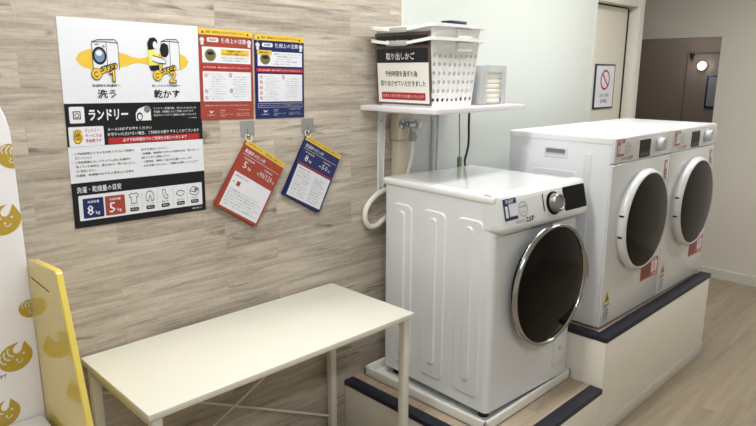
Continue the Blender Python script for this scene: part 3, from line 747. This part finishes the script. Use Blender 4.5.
for q, cx_ in enumerate((0.424, 0.545, 0.664, 0.788, 0.906)):
    if q: p.line(cx_ - 0.061, 0.855, cx_ - 0.061, 0.95, 0.0015, 'ink_grey', 3)
    if q == 0: pts = [(-.016, -.028), (-.036, -.018), (-.028, -.004), (-.02, -.008), (-.02, .026), (.02, .026), (.02, -.008), (.028, -.004), (.036, -.018), (.016, -.028), (0, -.022), (-.016, -.028)]
    elif q == 1: pts = [(-.014, -.028), (-.03, -.01), (-.03, .02), (-.012, .026), (-.004, -.004), (.004, -.004), (.012, .026), (.03, .02), (.03, -.01), (.014, -.028), (-.014, -.028)]
    elif q == 2: pts = [(-.02, -.028), (.002, -.028), (.004, -.004), (.024, .01), (.02, .022), (.004, .024), (-.016, .004), (-.02, -.028)]
    elif q == 3: pts = [(-.034, .0), (-.004, -.014), (.034, -.004), (.03, .006), (.004, .02), (-.034, .006), (-.034, .0)]
    else: pts = [(-.04, -.004), (-.01, -.026), (.036, -.012), (.038, .012), (.012, .026), (-.036, .014), (-.04, -.004), (.01, .008), (.036, -.012)]
    p.path([(cx_ + a, 0.884 + c) for a, c in pts], 0.004, 'ink_text', 3)
    if q == 4: p.ell(cx_ + 0.012, 0.876, 0.014, 0.010, 'ink_grey', 4, 12)
    p.text(['Tシャツ', 'シャツ', '靴下', 'タオル', 'バスタオル'][q], cx_ - 0.03, 0.917, cx_ + 0.03, 0.926, 'ink_text', 3, 0.0)
    p.rect(cx_ - 0.033, 0.932, cx_ + 0.033, 0.952, 'ink_text', 3, 0.008); p.text(['約150g', '約200g', '約50g', '約80g', '約300g'][q], cx_ - 0.022, 0.937, cx_ + 0.022, 0.947, 'ink_white', 4)
p.text('※重量は目安です', 0.88, 0.978, 0.965, 0.986, 'ink_pale', 2, 0.0)
p.build('capacity_chart', pr)

def notice(name, cxp, czp, w_, h_, ink, word, label, rot):
    r = empty(name, (cxp, 0, czp), 0, label, 'poster', 'safety posters on the wood wall', rot=(0, rot, 0))
    b = MB(); b.box(-w_ / 2, w_ / 2, -0.0026, -0.0005, -h_ / 2, h_ / 2, ink); b.build('sheet', r)
    p = Pr(lambda u, v, d: (u * w_ - w_ / 2, -0.0028 - d, h_ / 2 - v * h_))
    p.rect(0, 0, 1, 0.066, 'ink_yellow', 1); p.text('▲', 0.05, 0.022, 0.1, 0.05, 'ink_text', 2); p.text('▲', 0.88, 0.022, 0.93, 0.05, 'ink_text', 2)
    p.text('故障・事故防止のため必ずお守りください', 0.13, 0.020, 0.86, 0.048, 'ink_text', 2, 0.0)
    for ux in (0.06, 0.93):                                   # little white figures at both ends of the title
        p.ell(ux, 0.088, 0.022, 0.014, 'ink_white', 2, 14); p.rect(ux - 0.038, 0.104, ux + 0.038, 0.142, 'ink_white', 2, 0.012); p.rect(ux - 0.026, 0.13, ux + 0.026, 0.178, 'ink_white', 2, 0.004); p.ell(ux, 0.086, 0.024, 0.008, 'ink_text', 3, 12)
    p.rect(0.145, 0.094, 0.355, 0.142, 'ink_white', 2, 0.022); p.text(word, 0.18, 0.103, 0.32, 0.133, ink, 3)
    p.text('使用上の注意', 0.40, 0.092, 0.87, 0.146, 'ink_white', 2, 0.01)
    p.rect(0.055, 0.195, 0.955, 0.368, 'ink_white', 2, 0.004)
    p.rect(0.08, 0.205, 0.34, 0.358, 'ink_pale', 3, 0.01); p.ell(0.2, 0.283, 0.10, 0.068, 'ink_grey', 4); p.ell(0.2, 0.283, 0.085, 0.058, 'ink_olive', 5); p.ell(0.2, 0.265, 0.06, 0.02, 'ink_text', 6)
    if ink == 'ink_brick':
        p.rect(0.39, 0.215, 0.92, 0.282, 'ink_yellow', 3, 0.008); p.text('洗濯終了後に', 0.50, 0.222, 0.80, 0.244, 'ink_text', 4); p.text('ドラム内をご確認ください', 0.43, 0.252, 0.88, 0.274, 'ink_text', 4)
        p.text('・乾燥フィルターの清掃をお願いします', 0.39, 0.30, 0.93, 0.315, 'ink_text', 3, 0.0); p.text('お手入れ後にご使用ください', 0.42, 0.33, 0.90, 0.345, 'ink_text', 3, 0.0)
    else:
        p.rect(0.04, 0.182, 0.33, 0.232, 'ink_yellow', 7, 0.008); p.text('確認お願い', 0.08, 0.195, 0.29, 0.220, 'ink_text', 8)
        for q in range(5): p.text(['洗濯物をドラムに入れたあとはドアを', '・洗剤は自動投入されますので', '入れないでください', '・ポケットの中をご確認', 'お願いいたします'][q], 0.37 + (0.05 if q in (1, 2) else 0), 0.213 + q * 0.03, [0.92, 0.90, 0.74, 0.84, 0.7][q], 0.228 + q * 0.03, 'ink_text', 3, 0.0)
    p.rect(0.03, 0.394, 0.97, 0.44, 'ink_red', 2); p.text('次の行為は故障・事故の原因となりますのでおやめください', 0.07, 0.407, 0.93, 0.427, 'ink_white', 3, 0.0)
    p.rect(0.055, 0.462, 0.955, 0.795, 'ink_white', 2, 0.004)
    ys = (0.505, 0.68, 0.755) if ink == 'ink_brick' else (0.50, 0.56, 0.625, 0.69, 0.75)
    for yy in ys:
        p.ell(0.115, yy, 0.03, 0.021, 'ink_red', 3, 14); p.ell(0.115, yy, 0.024, 0.0165, 'ink_pale', 4, 14); p.line(0.10, yy - 0.01, 0.13, yy + 0.01, 0.008, 'ink_red', 5)
    for cx_, yy in ((0.56, 0.50), (0.57, 0.675)) if ink == 'ink_brick' else ((0.56, 0.50),):
        p.ringe(cx_, yy, 0.03, 0.024, 0.007, 'ink_red', 3, 14); p.line(cx_ - 0.02, yy - 0.015, cx_ + 0.02, yy + 0.015, 0.007, 'ink_red', 3)
    tl = ['電池・ライターを入れない', '防水性のものを洗わない', 'ペット用品を入れない', 'ドアを強く閉めない', '油の付いた衣類を入れない']
    for q in range(11):
        yy = 0.485 + q * 0.0275
        p.text(tl[q % 5], 0.16 + (0.05 if q % 3 else 0), yy, 0.44 + 0.05 * ((q * 7) % 3 - 1), yy + 0.012, 'ink_grey', 3, 0.0)
        if 0 < q < 10: p.text(tl[(q + 2) % 5], 0.60 + (0.03 if q % 2 else 0), yy, 0.88 + 0.03 * ((q * 5) % 3 - 1), yy + 0.012, 'ink_grey', 3, 0.0)
    if ink == 'ink_brick':
        p.line(0.05, 0.815, 0.95, 0.815, 0.004, 'ink_orange', 2)
    else:
        p.rect(0.05, 0.815, 0.95, 0.868, 'ink_pale', 2); p.rect(0.055, 0.819, 0.945, 0.864, ink, 3)
    p.text('異常がありましたらスタッフまでお知らせください', 0.08, 0.834, 0.90, 0.850, 'ink_white', 4, 0.0)
    p.poly([(0.15, 0.895), (0.19, 0.91), (0.24, 0.9), (0.2, 0.925), (0.17, 0.925)], 'ink_white', 2); p.text('お問合せ', 0.11, 0.942, 0.26, 0.958, 'ink_white', 2, 0.0)
    for q in range(4):
        p.text(['受付時間', '平日 9:00〜', '土日 10:00〜18:00', '年中無休'][q], 0.35, 0.892 + q * 0.022, [0.45, 0.43, 0.60, 0.44][q], 0.904 + q * 0.022, 'ink_white', 2, 0.0)
        if q != 1: p.text(['ご不明な点は', '', 'スタッフまで', 'お声がけください'][q], 0.66, 0.885 + q * 0.022, [0.92, 0, 0.90, 0.94][q], 0.899 + q * 0.022, 'ink_white', 2, 0.0)
    p.build('printing', r)
notice('safety_poster', 0.4275, 1.607, 0.2125, 0.304, 'ink_brick', '乾燥機', 'brick red safety poster with yellow top strip, beside the large poster', 0.024)
notice('safety_poster', 0.654, 1.599, 0.2235, 0.300, 'ink_blue', '洗濯機', 'navy blue safety poster with yellow top strip, right of the red one', 0.018)

# ------------------------------------------------------------------ hooks and hanging card sets
def hook(x, z, label):
    r = empty('adhesive_hook', (x, 0, z), 0, label, 'hook', 'clear adhesive hooks under the posters')
    b = MB(); b.prism(rrect(-0.029, -0.028, 0.029, 0.028, 0.004), lambda u, v, d: (u, -0.0006 - d, v), 0, 0.002, 'acrylic_hook'); b.build('plate', r)
    b = MB(); b.tube([(0, -0.003, -0.002), (0, -0.004, -0.022), (0, -0.010, -0.030), (0, -0.017, -0.028), (0, -0.019, -0.018)], 0.0022, 'chrome', 8, smooth=2); b.build('hook_wire', r)
hook(0.5015, 1.418, 'clear square hook holding the red card set'); hook(0.7795, 1.413, 'clear square hook holding the blue card set')
def cards(cx_, cz_, ang, w_, h_, ink, title, cap, capn, tim, label):
    """pivot at the hook ring; card hangs from its top left corner"""
    r = empty('hanging_card_set', (cx_, -0.012, cz_), 0, label, 'card set', 'laminated card sets hanging on the hooks')
    A = lambda q: (math.cos(ang - q), math.sin(ang - q))
    def fr(dy, q=0.0, ou=-0.004, ov=0.007):
        c, s_ = A(q)
        return lambda u, v, d: ((u * w_ + ou) * c + (-(v * h_ + ov)) * -s_, dy - d, (u * w_ + ou) * s_ + (-(v * h_ + ov)) * c)
    for q, dy in ((0.035, 0.006), (0.02, 0.003)):
        b = MB(); f = fr(dy, q); b.prism([(0, 0), (0, 1), (1, 1), (1, 0)], lambda u, v, d: f(u, v, d), 0, 0.0012, ink); b.build('rear_card', r)
    b = MB(); f = fr(0.0, 0); b.prism([(0, 0), (0, 1), (1, 1), (1, 0)], lambda u, v, d: f(u, v, d), 0, 0.0012, ink); fc = b.build('front_card', r)
    p = Pr(lambda u, v, d: f(u, v, 0.0014 + d))
    p.rect(0, 0, 1, 0.075, 'ink_yellow', 1); p.text('必ずお読みください。ご使用の前にご確認ください', 0.08, 0.022, 0.95, 0.055, 'ink_text', 2, 0.0)
    p.text(title, 0.06, 0.115, 0.56, 0.17, 'ink_white', 2, 0.012); p.line(0.04, 0.195, 0.96, 0.195, 0.005, 'ink_pale', 2)
    p.text(cap, 0.11, 0.225, 0.36, 0.25, 'ink_white', 2, 0.0); p.text(capn, 0.15, 0.275, 0.24, 0.37, 'ink_white', 2, 0.0); p.text('kg', 0.27, 0.325, 0.34, 0.372, 'ink_white', 2)
    p.text('所要時間', 0.62, 0.235, 0.82, 0.26, 'ink_white', 2, 0.0); p.text('約', 0.50 if len(tim) > 3 else 0.55, 0.32, 0.55 if len(tim) > 3 else 0.61, 0.355, 'ink_white', 2, 0.0)
    p.text(tim, 0.56 if len(tim) > 3 else 0.63, 0.285, 0.87 if len(tim) > 3 else 0.79, 0.365, 'ink_white', 2, 0.0); p.text('分', 0.89 if len(tim) > 3 else 0.81, 0.325, 0.95 if len(tim) > 3 else 0.88, 0.365, 'ink_white', 2, 0.0)
    if ink == 'ink_blue': p.rect(0.02, 0.425, 0.98, 0.445, 'ink_red', 2)
    p.rect(0.05, 0.46, 0.96, 0.965, 'ink_white', 2)
    p.text('使用方法の流れ', 0.09, 0.49, 0.42, 0.515, 'ink_text', 3, 0.0)
    if ink == 'ink_brick':
        p.text('▶', 0.10, 0.58, 0.14, 0.61, 'ink_red', 3); p.rect(0.19, 0.565, 0.27, 0.63, 'ink_brick', 3)
        for q in range(5): p.rect(0.34 + q * 0.115, 0.575 + (q % 2) * 0.02, 0.42 + q * 0.115, 0.63 + (q % 2) * 0.02, 'ink_pale', 3, 0.01)
        for q in range(6): p.text(['①洗濯物をドラムに入れます', '②ドアを閉めて電源を押します', '③コースを選びます', '④スタートボタンを押します', '⑤終了後は取り出してください', '・終わりましたら清掃願います'][q], 0.09, 0.69 + q * 0.042, 0.80 + 0.1 * (q % 2), 0.712 + q * 0.042, 'ink_grey', 3, 0.0)
    else:
        for q in range(10):
            p.text(['①洗濯物を入れます', '②ドアを閉めます', '③電源を押します', '④コースを選択', '⑤スタートを押す'][q % 5], 0.09, 0.54 + q * 0.041, 0.44 + 0.04 * (q % 2), 0.56 + q * 0.041, 'ink_grey', 3, 0.0)
            p.text(['・洗剤は自動です', '・柔軟剤も自動です', '・終了後は清掃を', 'お願いします', '・取り忘れ注意'][q % 5], 0.54, 0.54 + q * 0.041, 0.88 - 0.05 * (q % 2), 0.56 + q * 0.041, 'ink_grey', 3, 0.0)
    p.build('printing', fc)
    b = MB(); b.tube([(0.013 * math.cos(2 * PI * k / 20), 0.0015 + 0.005 * math.sin(2 * PI * k / 20), 0.013 * math.sin(2 * PI * k / 20)) for k in range(20)], 0.0018, 'hose_white', 6, True); b.build('ring', r)
cards(0.5, 1.384, -0.568, 0.197, 0.266, 'ink_brick', '乾燥機の使い方', '乾燥容量', '5', '90/120', 'red laminated instruction cards hanging tilted from the left clear hook')
cards(0.773, 1.382, -0.495, 0.203, 0.255, 'ink_blue', '洗濯機の使い方', '洗濯容量', '8', '50', 'blue laminated instruction cards hanging tilted from the right clear hook')

# ------------------------------------------------------------------ shelf and brackets
SX0, SX1, SHY, SHZ = 1.065, 1.672, -0.4235, 1.4835
b = MB(); b.box(SX0, SX1, SHY, -0.001, SHZ - 0.021, SHZ, 'shelf_lilac', 0.0015)
b.build('wall_shelf', label='pale lilac-white wall shelf holding the stacked baskets', cat='shelf')
def bracket(x, label):
    r = empty('shelf_bracket', (x, 0, SHZ - 0.0215), 0, label, 'bracket', 'white shelf brackets')
    b = MB()
    b.box(-0.018, 0.018, -0.004, -0.0005, -0.37, 0, 'bracket_white', 0.002)
    b.box(-0.017, 0.017, -0.34, -0.004, -0.004, -0.0005, 'bracket_white', 0.001)
    b.build('arm', r)
    b = MB()
    for sx in (-0.0165, 0.0145):
        b.prism([(-0.004, -0.36), (-0.004, -0.003), (-0.33, -0.003), (-0.33, -0.008), (-0.03, -0.014), (-0.017, -0.03), (-0.010, -0.35)], lambda u, v, d: (sx + d, u, v), 0, 0.002, 'bracket_white')
    b.build('web', r)
    for z in (-0.05, -0.352):
        b = MB(); b.lathe([(0.006, 0), (0.006, 0.002), (0.003, 0.0035)], lambda a, c, h: (a, -0.004 - h, z + c), 'steel', 14); b.build('screw', r)
bracket(1.185, 'white metal bracket under the left end of the shelf'); bracket(1.552, 'white metal bracket under the shelf, right of the tap')

# ------------------------------------------------------------------ stacked laundry baskets
def basket():
    r = empty('laundry_basket', (1.25, -0.21, SHZ + 0.0008))
    HT = 0.262; X, Yh = 0.150, 0.152; tp = 0.019          # half sizes at the rim, taper towards the floor
    def sz(z): k_ = z / HT; return (X - tp * (1 - k_), Yh - tp * (1 - k_))
    b = MB(); i = b.mi('basket_white')
    rows = [0.014 + 0.030 * q for q in range(8)]; zt = HT
    def wall(P):                                          # P(u in -1..1, z) -> point ; a grid of round holes
        nc = 9; zb = [0.0, 0.012] + [0.012 + 0.034 * (q + 1) for q in range(6)] + [HT]
        for a, c in zip(zb, zb[1:]):
            hole = 0.0339 < c - a < 0.0341
            for q in range(nc):
                u0, u1 = -1 + 2 * q / nc, -1 + 2 * (q + 1) / nc
                if not hole or (0 and q in (0,)):
                    b.bm.faces.new([b.bm.verts.new(P(*w_)) for w_ in ((u0, a), (u1, a), (u1, c), (u0, c))]).material_index = i; continue
                um, zm = (u0 + u1) / 2, (a + c) / 2; n = 16; hr = []; ot = []
                for k_ in range(n):
                    t_ = 2 * PI * k_ / n; cs, sn = math.cos(t_), math.sin(t_); m_ = max(abs(cs), abs(sn))
                    hr.append(b.bm.verts.new(P(um + cs * 0.27 * (u1 - u0), zm + sn * 0.24 * (c - a))))
                    ot.append(b.bm.verts.new(P(um + cs / m_ * (u1 - u0) / 2, zm + sn / m_ * (c - a) / 2)))
                for k_ in range(n): b.bm.faces.new((ot[k_], ot[(k_ + 1) % n], hr[(k_ + 1) % n], hr[k_])).material_index = i
    wall(lambda u, z: (u * sz(z)[0], -sz(z)[1], z)); wall(lambda u, z: (u * sz(z)[0], sz(z)[1], z))
    wall(lambda u, z: (sz(z)[0], u * sz(z)[1], z)); wall(lambda u, z: (-sz(z)[0], u * sz(z)[1], z))
    a, c = sz(0); b.bm.faces.new([b.bm.verts.new(q) for q in ((-a, -c, 0), (a, -c, 0), (a, c, 0), (-a, c, 0))]).material_index = i
    bmesh.ops.remove_doubles(b.bm, verts=b.bm.verts[:], dist=1e-5)
    bmesh.ops.recalc_face_normals(b.bm, faces=b.bm.faces[:])
    bmesh.ops.solidify(b.bm, geom=b.bm.faces[:], thickness=0.0016)
    b.build('tub', r, recalc=False)
    # rim: flat flange that dips at the two grips
    b = MB(); i = b.mi('basket_white'); N_ = 64; o_ = []; n_ = []; lo = []; li = []
    base = rrect(-X, -Yh, X, Yh, 0.02, 7); big = rrect(-X - 0.026, -Yh - 0.026, X + 0.026, Yh + 0.026, 0.04, 7)
    def sub(pts):
        out = []
        for k_ in range(len(pts)):
            p0, p1 = pts[k_], pts[(k_ + 1) % len(pts)]
            L_ = math.dist(p0, p1); m_ = 8 if L_ > 0.1 else 1
            for j in range(m_): out.append((p0[0] + (p1[0] - p0[0]) * j / m_, p0[1] + (p1[1] - p0[1]) * j / m_))
        return out
    base, big = sub(base), sub(big); M_ = len(base)
    dip = lambda x, y: (-0.018 * max(0, 1 - abs(y) / (Yh * 1.05)) ** 0.8 + 0.004) if abs(x) > X * 0.95 else 0.004
    ra = [b.bm.verts.new((x, y, HT + dip(x, y))) for x, y in base]; rb = [b.bm.verts.new((x, y, HT + dip(x, y) + 0.001)) for x, y in big]
    rc = [b.bm.verts.new((x, y, HT + dip(x, y) - 0.011)) for x, y in big]; rd = [b.bm.verts.new((x, y, HT + dip(x, y) - 0.007)) for x, y in base]
    for A_, B_ in ((ra, rb), (rb, rc), (rc, rd), (rd, ra)):
        for k_ in range(M_): b.bm.faces.new((A_[k_], A_[(k_ + 1) % M_], B_[(k_ + 1) % M_], B_[k_])).material_index = i
    b.build('rim', r)
    for sx in (-1, 1):
        b = MB(); b.box(sx * (X + 0.029) - 0.003, sx * (X + 0.029) + 0.003, -0.045, 0.045, HT - 0.026, HT - 0.006, 'grip_grey', 0.002); b.build('grip', r, label='grey grip on the rim')
    for sy in (-1, 1):
        b = MB(); b.prism(rrect(-0.005, HT - 0.046, 0.09, HT - 0.010, 0.008), lambda u, v, d: (u, sy * (Yh + d), v), -0.001, 0.012, 'basket_white', 0.004); b.build('handle', r)
    return r
bk1 = basket(); bk2 = copy_tree(bk1); bk2.location = (1.25, -0.21, SHZ + 0.0008 + 0.051)
setprops(bk1, 'lower white perforated basket standing on the shelf with the full sign', 'basket', 'nested baskets on the shelf')
setprops(bk2, 'upper white perforated basket nested in the other one', 'basket', 'nested baskets on the shelf')
def basket_sign(dz, label):
    th = math.atan(0.019 / 0.262)
    x0 = 1.25 - 0.150 + 0.019 - 0.002
    r = empty('basket_sign', (x0 - 0.0012, -0.2055, SHZ + 0.008 + dz), 0, label, 'sign', 'signs on the baskets', rot=(0, -th, 0))
    w_, h_ = 0.300, 0.232
    b = MB(); b.box(-0.002, -0.0008, -w_ / 2, w_ / 2, 0, h_, 'ink_brown', 0.0005, 1); b.build('frame', r)
    p = Pr(lambda u, v, d: (-0.0022 - d, w_ / 2 - u * w_, h_ - v * h_))
    p.rect(0.035, 0.05, 0.965, 0.965, 'ink_cream', 0); p.rect(0.035, 0.05, 0.965, 0.285, 'ink_black', 1)
    p.text('取り出しかご', 0.21, 0.115, 0.73, 0.24, 'ink_white', 2, 0.02)
    p.text('予約時間を過ぎた為', 0.18, 0.42, 0.77, 0.52, 'ink_text', 2, 0.008); p.text('取り出させていただきました', 0.09, 0.585, 0.91, 0.685, 'ink_text', 2, 0.008)
    p.rect(0.10, 0.79, 0.90, 0.915, 'ink_red', 2); p.text('お早めのお引き取りをお願いいたします', 0.125, 0.825, 0.875, 0.88, 'ink_pale', 3, 0.0)
    p.build('printing', r)
basket_sign(0.0, 'cream and black basket sign with red strip on the lower basket')
basket_sign(0.050, 'dark sign mostly hidden between the two basket rims')
r = empty('folded_cloth', (1.27, -0.20, SHZ + 0.05), 0, 'folded white and navy cloth lying in the upper basket', 'cloth')
b = MB(); b.box(-0.105, 0.105, -0.12, 0.10, 0.004, 0.272, 'basket_white', 0.02, 3); b.build('white_fold', r)
b = MB(); b.box(0.0, 0.1, -0.118, -0.06, 0.2725, 0.290, 'ink_navy', 0.004, 3); b.build('navy_fold', r, label='navy folded layer')

# ------------------------------------------------------------------ paper towel holder
r = empty('paper_holder', (1.515, -0.315, SHZ + 0.0008), 0, 'clear acrylic holder with white paper towels beside the baskets', 'holder')
b = MB(); q = (0.085, 0.05, 0.165)
b.box(-q[0], q[0], -q[1], q[1], 0, 0.004, 'acrylic'); b.box(-q[0], -q[0] + 0.004, -q[1], q[1], 0.004, q[2], 'acrylic'); b.box(q[0] - 0.004, q[0], -q[1], q[1], 0.004, q[2], 'acrylic')
b.box(-q[0], q[0], q[1] - 0.004, q[1], 0.004, q[2], 'acrylic'); b.box(-q[0] + 0.004, -q[0] + 0.03, -q[1], -q[1] + 0.004, 0.004, q[2], 'acrylic'); b.box(q[0] - 0.03, q[0] - 0.004, -q[1], -q[1] + 0.004, 0.004, q[2], 'acrylic')
b.box(-q[0] + 0.03, q[0] - 0.03, -q[1], -q[1] + 0.004, q[2] - 0.028, q[2], 'acrylic'); b.build('case', r)
b = MB()
for k_ in range(7): b.box(-0.062 + 0.002 * (k_ % 2) - 0.001 * k_, 0.06 + 0.002 * (k_ % 3) + 0.001 * k_, -0.040, 0.036, 0.006 + k_ * 0.0205, 0.026 + k_ * 0.0205, 'paper', 0.004)
b.build('paper_towels', r)

# ------------------------------------------------------------------ tap, pipe cover, hoses, cords
b = MB(); b.box(1.245, 1.338, -0.055, -0.001, 1.325, 1.4615, 'pipe_beige', 0.006); b.box(1.252, 1.326, -0.048, -0.001, 0.262, 1.325, 'pipe_beige', 0.008)
b.build('pipe_cover', label='beige pipe cover on the wall below the shelf', cat='pipe')
r = empty('water_tap', (1.268, -0.055, 1.395), 0, 'chrome water tap with white round handle under the shelf', 'tap')
b = MB(); yax = lambda a, c, h: (a, -h, c)
b.lathe([(0.021, 0.0006), (0.021, 0.006), (0.011, 0.008), (0.011, 0.04)], yax, 'chrome', 20); b.tube([(0, -0.035, 0), (0.05, -0.035, 0)], 0.013, 'chrome', 14); b.tube([(0.03, -0.035, 0), (0.032, -0.035, -0.035)], 0.011, 'chrome', 14)
b.build('valve_body', r)
b = MB(); b.lathe([(0.021, 0.05), (0.023, 0.056), (0.023, 0.068), (0.018, 0.072), (0, 0.072)], lambda a, c, h: (h, -0.035 + a, c), 'hose_white', 12); b.build('handle', r)
b = MB(); b.lathe([(0.016, -0.075), (0.017, -0.06), (0.014, -0.035)], lambda a, c, h: (0.032 + a, -0.035 + c, h), 'steel', 8); b.tube([(0.03, -0.035, -0.058), (0.06, -0.035, -0.055)], 0.004, 'steel', 8); b.build('coupling', r)
b = MB(); b.tube([(1.300, -0.09, 1.318), (1.298, -0.09, 1.27), (1.290, -0.08, 1.20), (1.28, -0.0655, 1.14), (1.276, -0.0655, 1.05), (1.275, -0.0655, 0.95)], 0.009, 'hose_white', 12, smooth=3)
b.build('supply_hose', label='white supply hose running down from the tap', cat='hose')
b = MB(); b.tube([(1.235, -0.0135, 1.096), (1.20, -0.0135, 1.102), (1.15, -0.0135, 1.088), (1.09, -0.0135, 1.045), (1.075, -0.0135, 0.995), (1.098, -0.0135, 0.948), (1.15, -0.0135, 0.942), (1.20, -0.0135, 0.968), (1.235, -0.0135, 0.985)], 0.0125, 'hose_white', 12, smooth=3)
b.build('drain_hose', label='cream drain hose looping out behind the washing machine', cat='hose')
r = empty('earth_wire', (1.55, -0.12, SHZ - 0.0215), 0, 'thin green wire with plug hanging under the shelf', 'wire')
CORD = [(1.0, 1.0)]
b = MB(); b.tube([(0.043, 0, 0.0), (0.043, 0, -0.08), (0.05, 0, -0.16), (0.053, 0, -0.24)], 0.0028, 'cable_green', 8, smooth=2); b.build('wire', r)
b = MB(); b.box(0.043, 0.065, -0.008, 0.008, -0.30, -0.235, 'cable_green', 0.004); b.build('plug', r)
b = MB(); b.tube([(1.667, -0.12, SHZ - 0.022), (1.667, -0.12, 1.37), (1.672, -0.12, 1.30), (1.665, -0.12, 1.255), (1.65, -0.115, 1.205), (1.70, -0.08, 1.175), (1.75, -0.05, 1.13), (1.76, -0.03, 1.05)], 0.0055, 'cable_black', 10, smooth=3)
b.build('power_cord', label='black power cord hanging under the right end of the shelf', cat='cord')

# ------------------------------------------------------------------ camera
cam = bpy.data.cameras.new('camera'); co = bpy.data.objects.new('camera', cam); COL.objects.link(co)
cam.sensor_fit = 'HORIZONTAL'; cam.sensor_width = 36; cam.lens = 625.87 / 756 * 36; cam.clip_start = 0.02; cam.clip_end = 50
yaw, pitch, roll = 0.7814, -0.2211, 0.0041
fw = Vector((math.sin(yaw) * math.cos(pitch), math.cos(yaw) * math.cos(pitch), math.sin(pitch)))
rt = Vector((math.cos(yaw), -math.sin(yaw), 0)); up = rt.cross(fw)
r2 = rt * math.cos(roll) + up * math.sin(roll); u2 = up * math.cos(roll) - rt * math.sin(roll)
co.matrix_world = Matrix(((r2.x, u2.x, -fw.x, -0.7719), (r2.y, u2.y, -fw.y, -1.962), (r2.z, u2.z, -fw.z, 1.6189), (0, 0, 0, 1)))
SC.camera = co
SC.view_settings.view_transform = 'Standard'; SC.view_settings.look = 'None'; SC.view_settings.gamma = 1
SC.view_settings.use_curve_mapping = False
SC.view_settings.exposure = 0.13
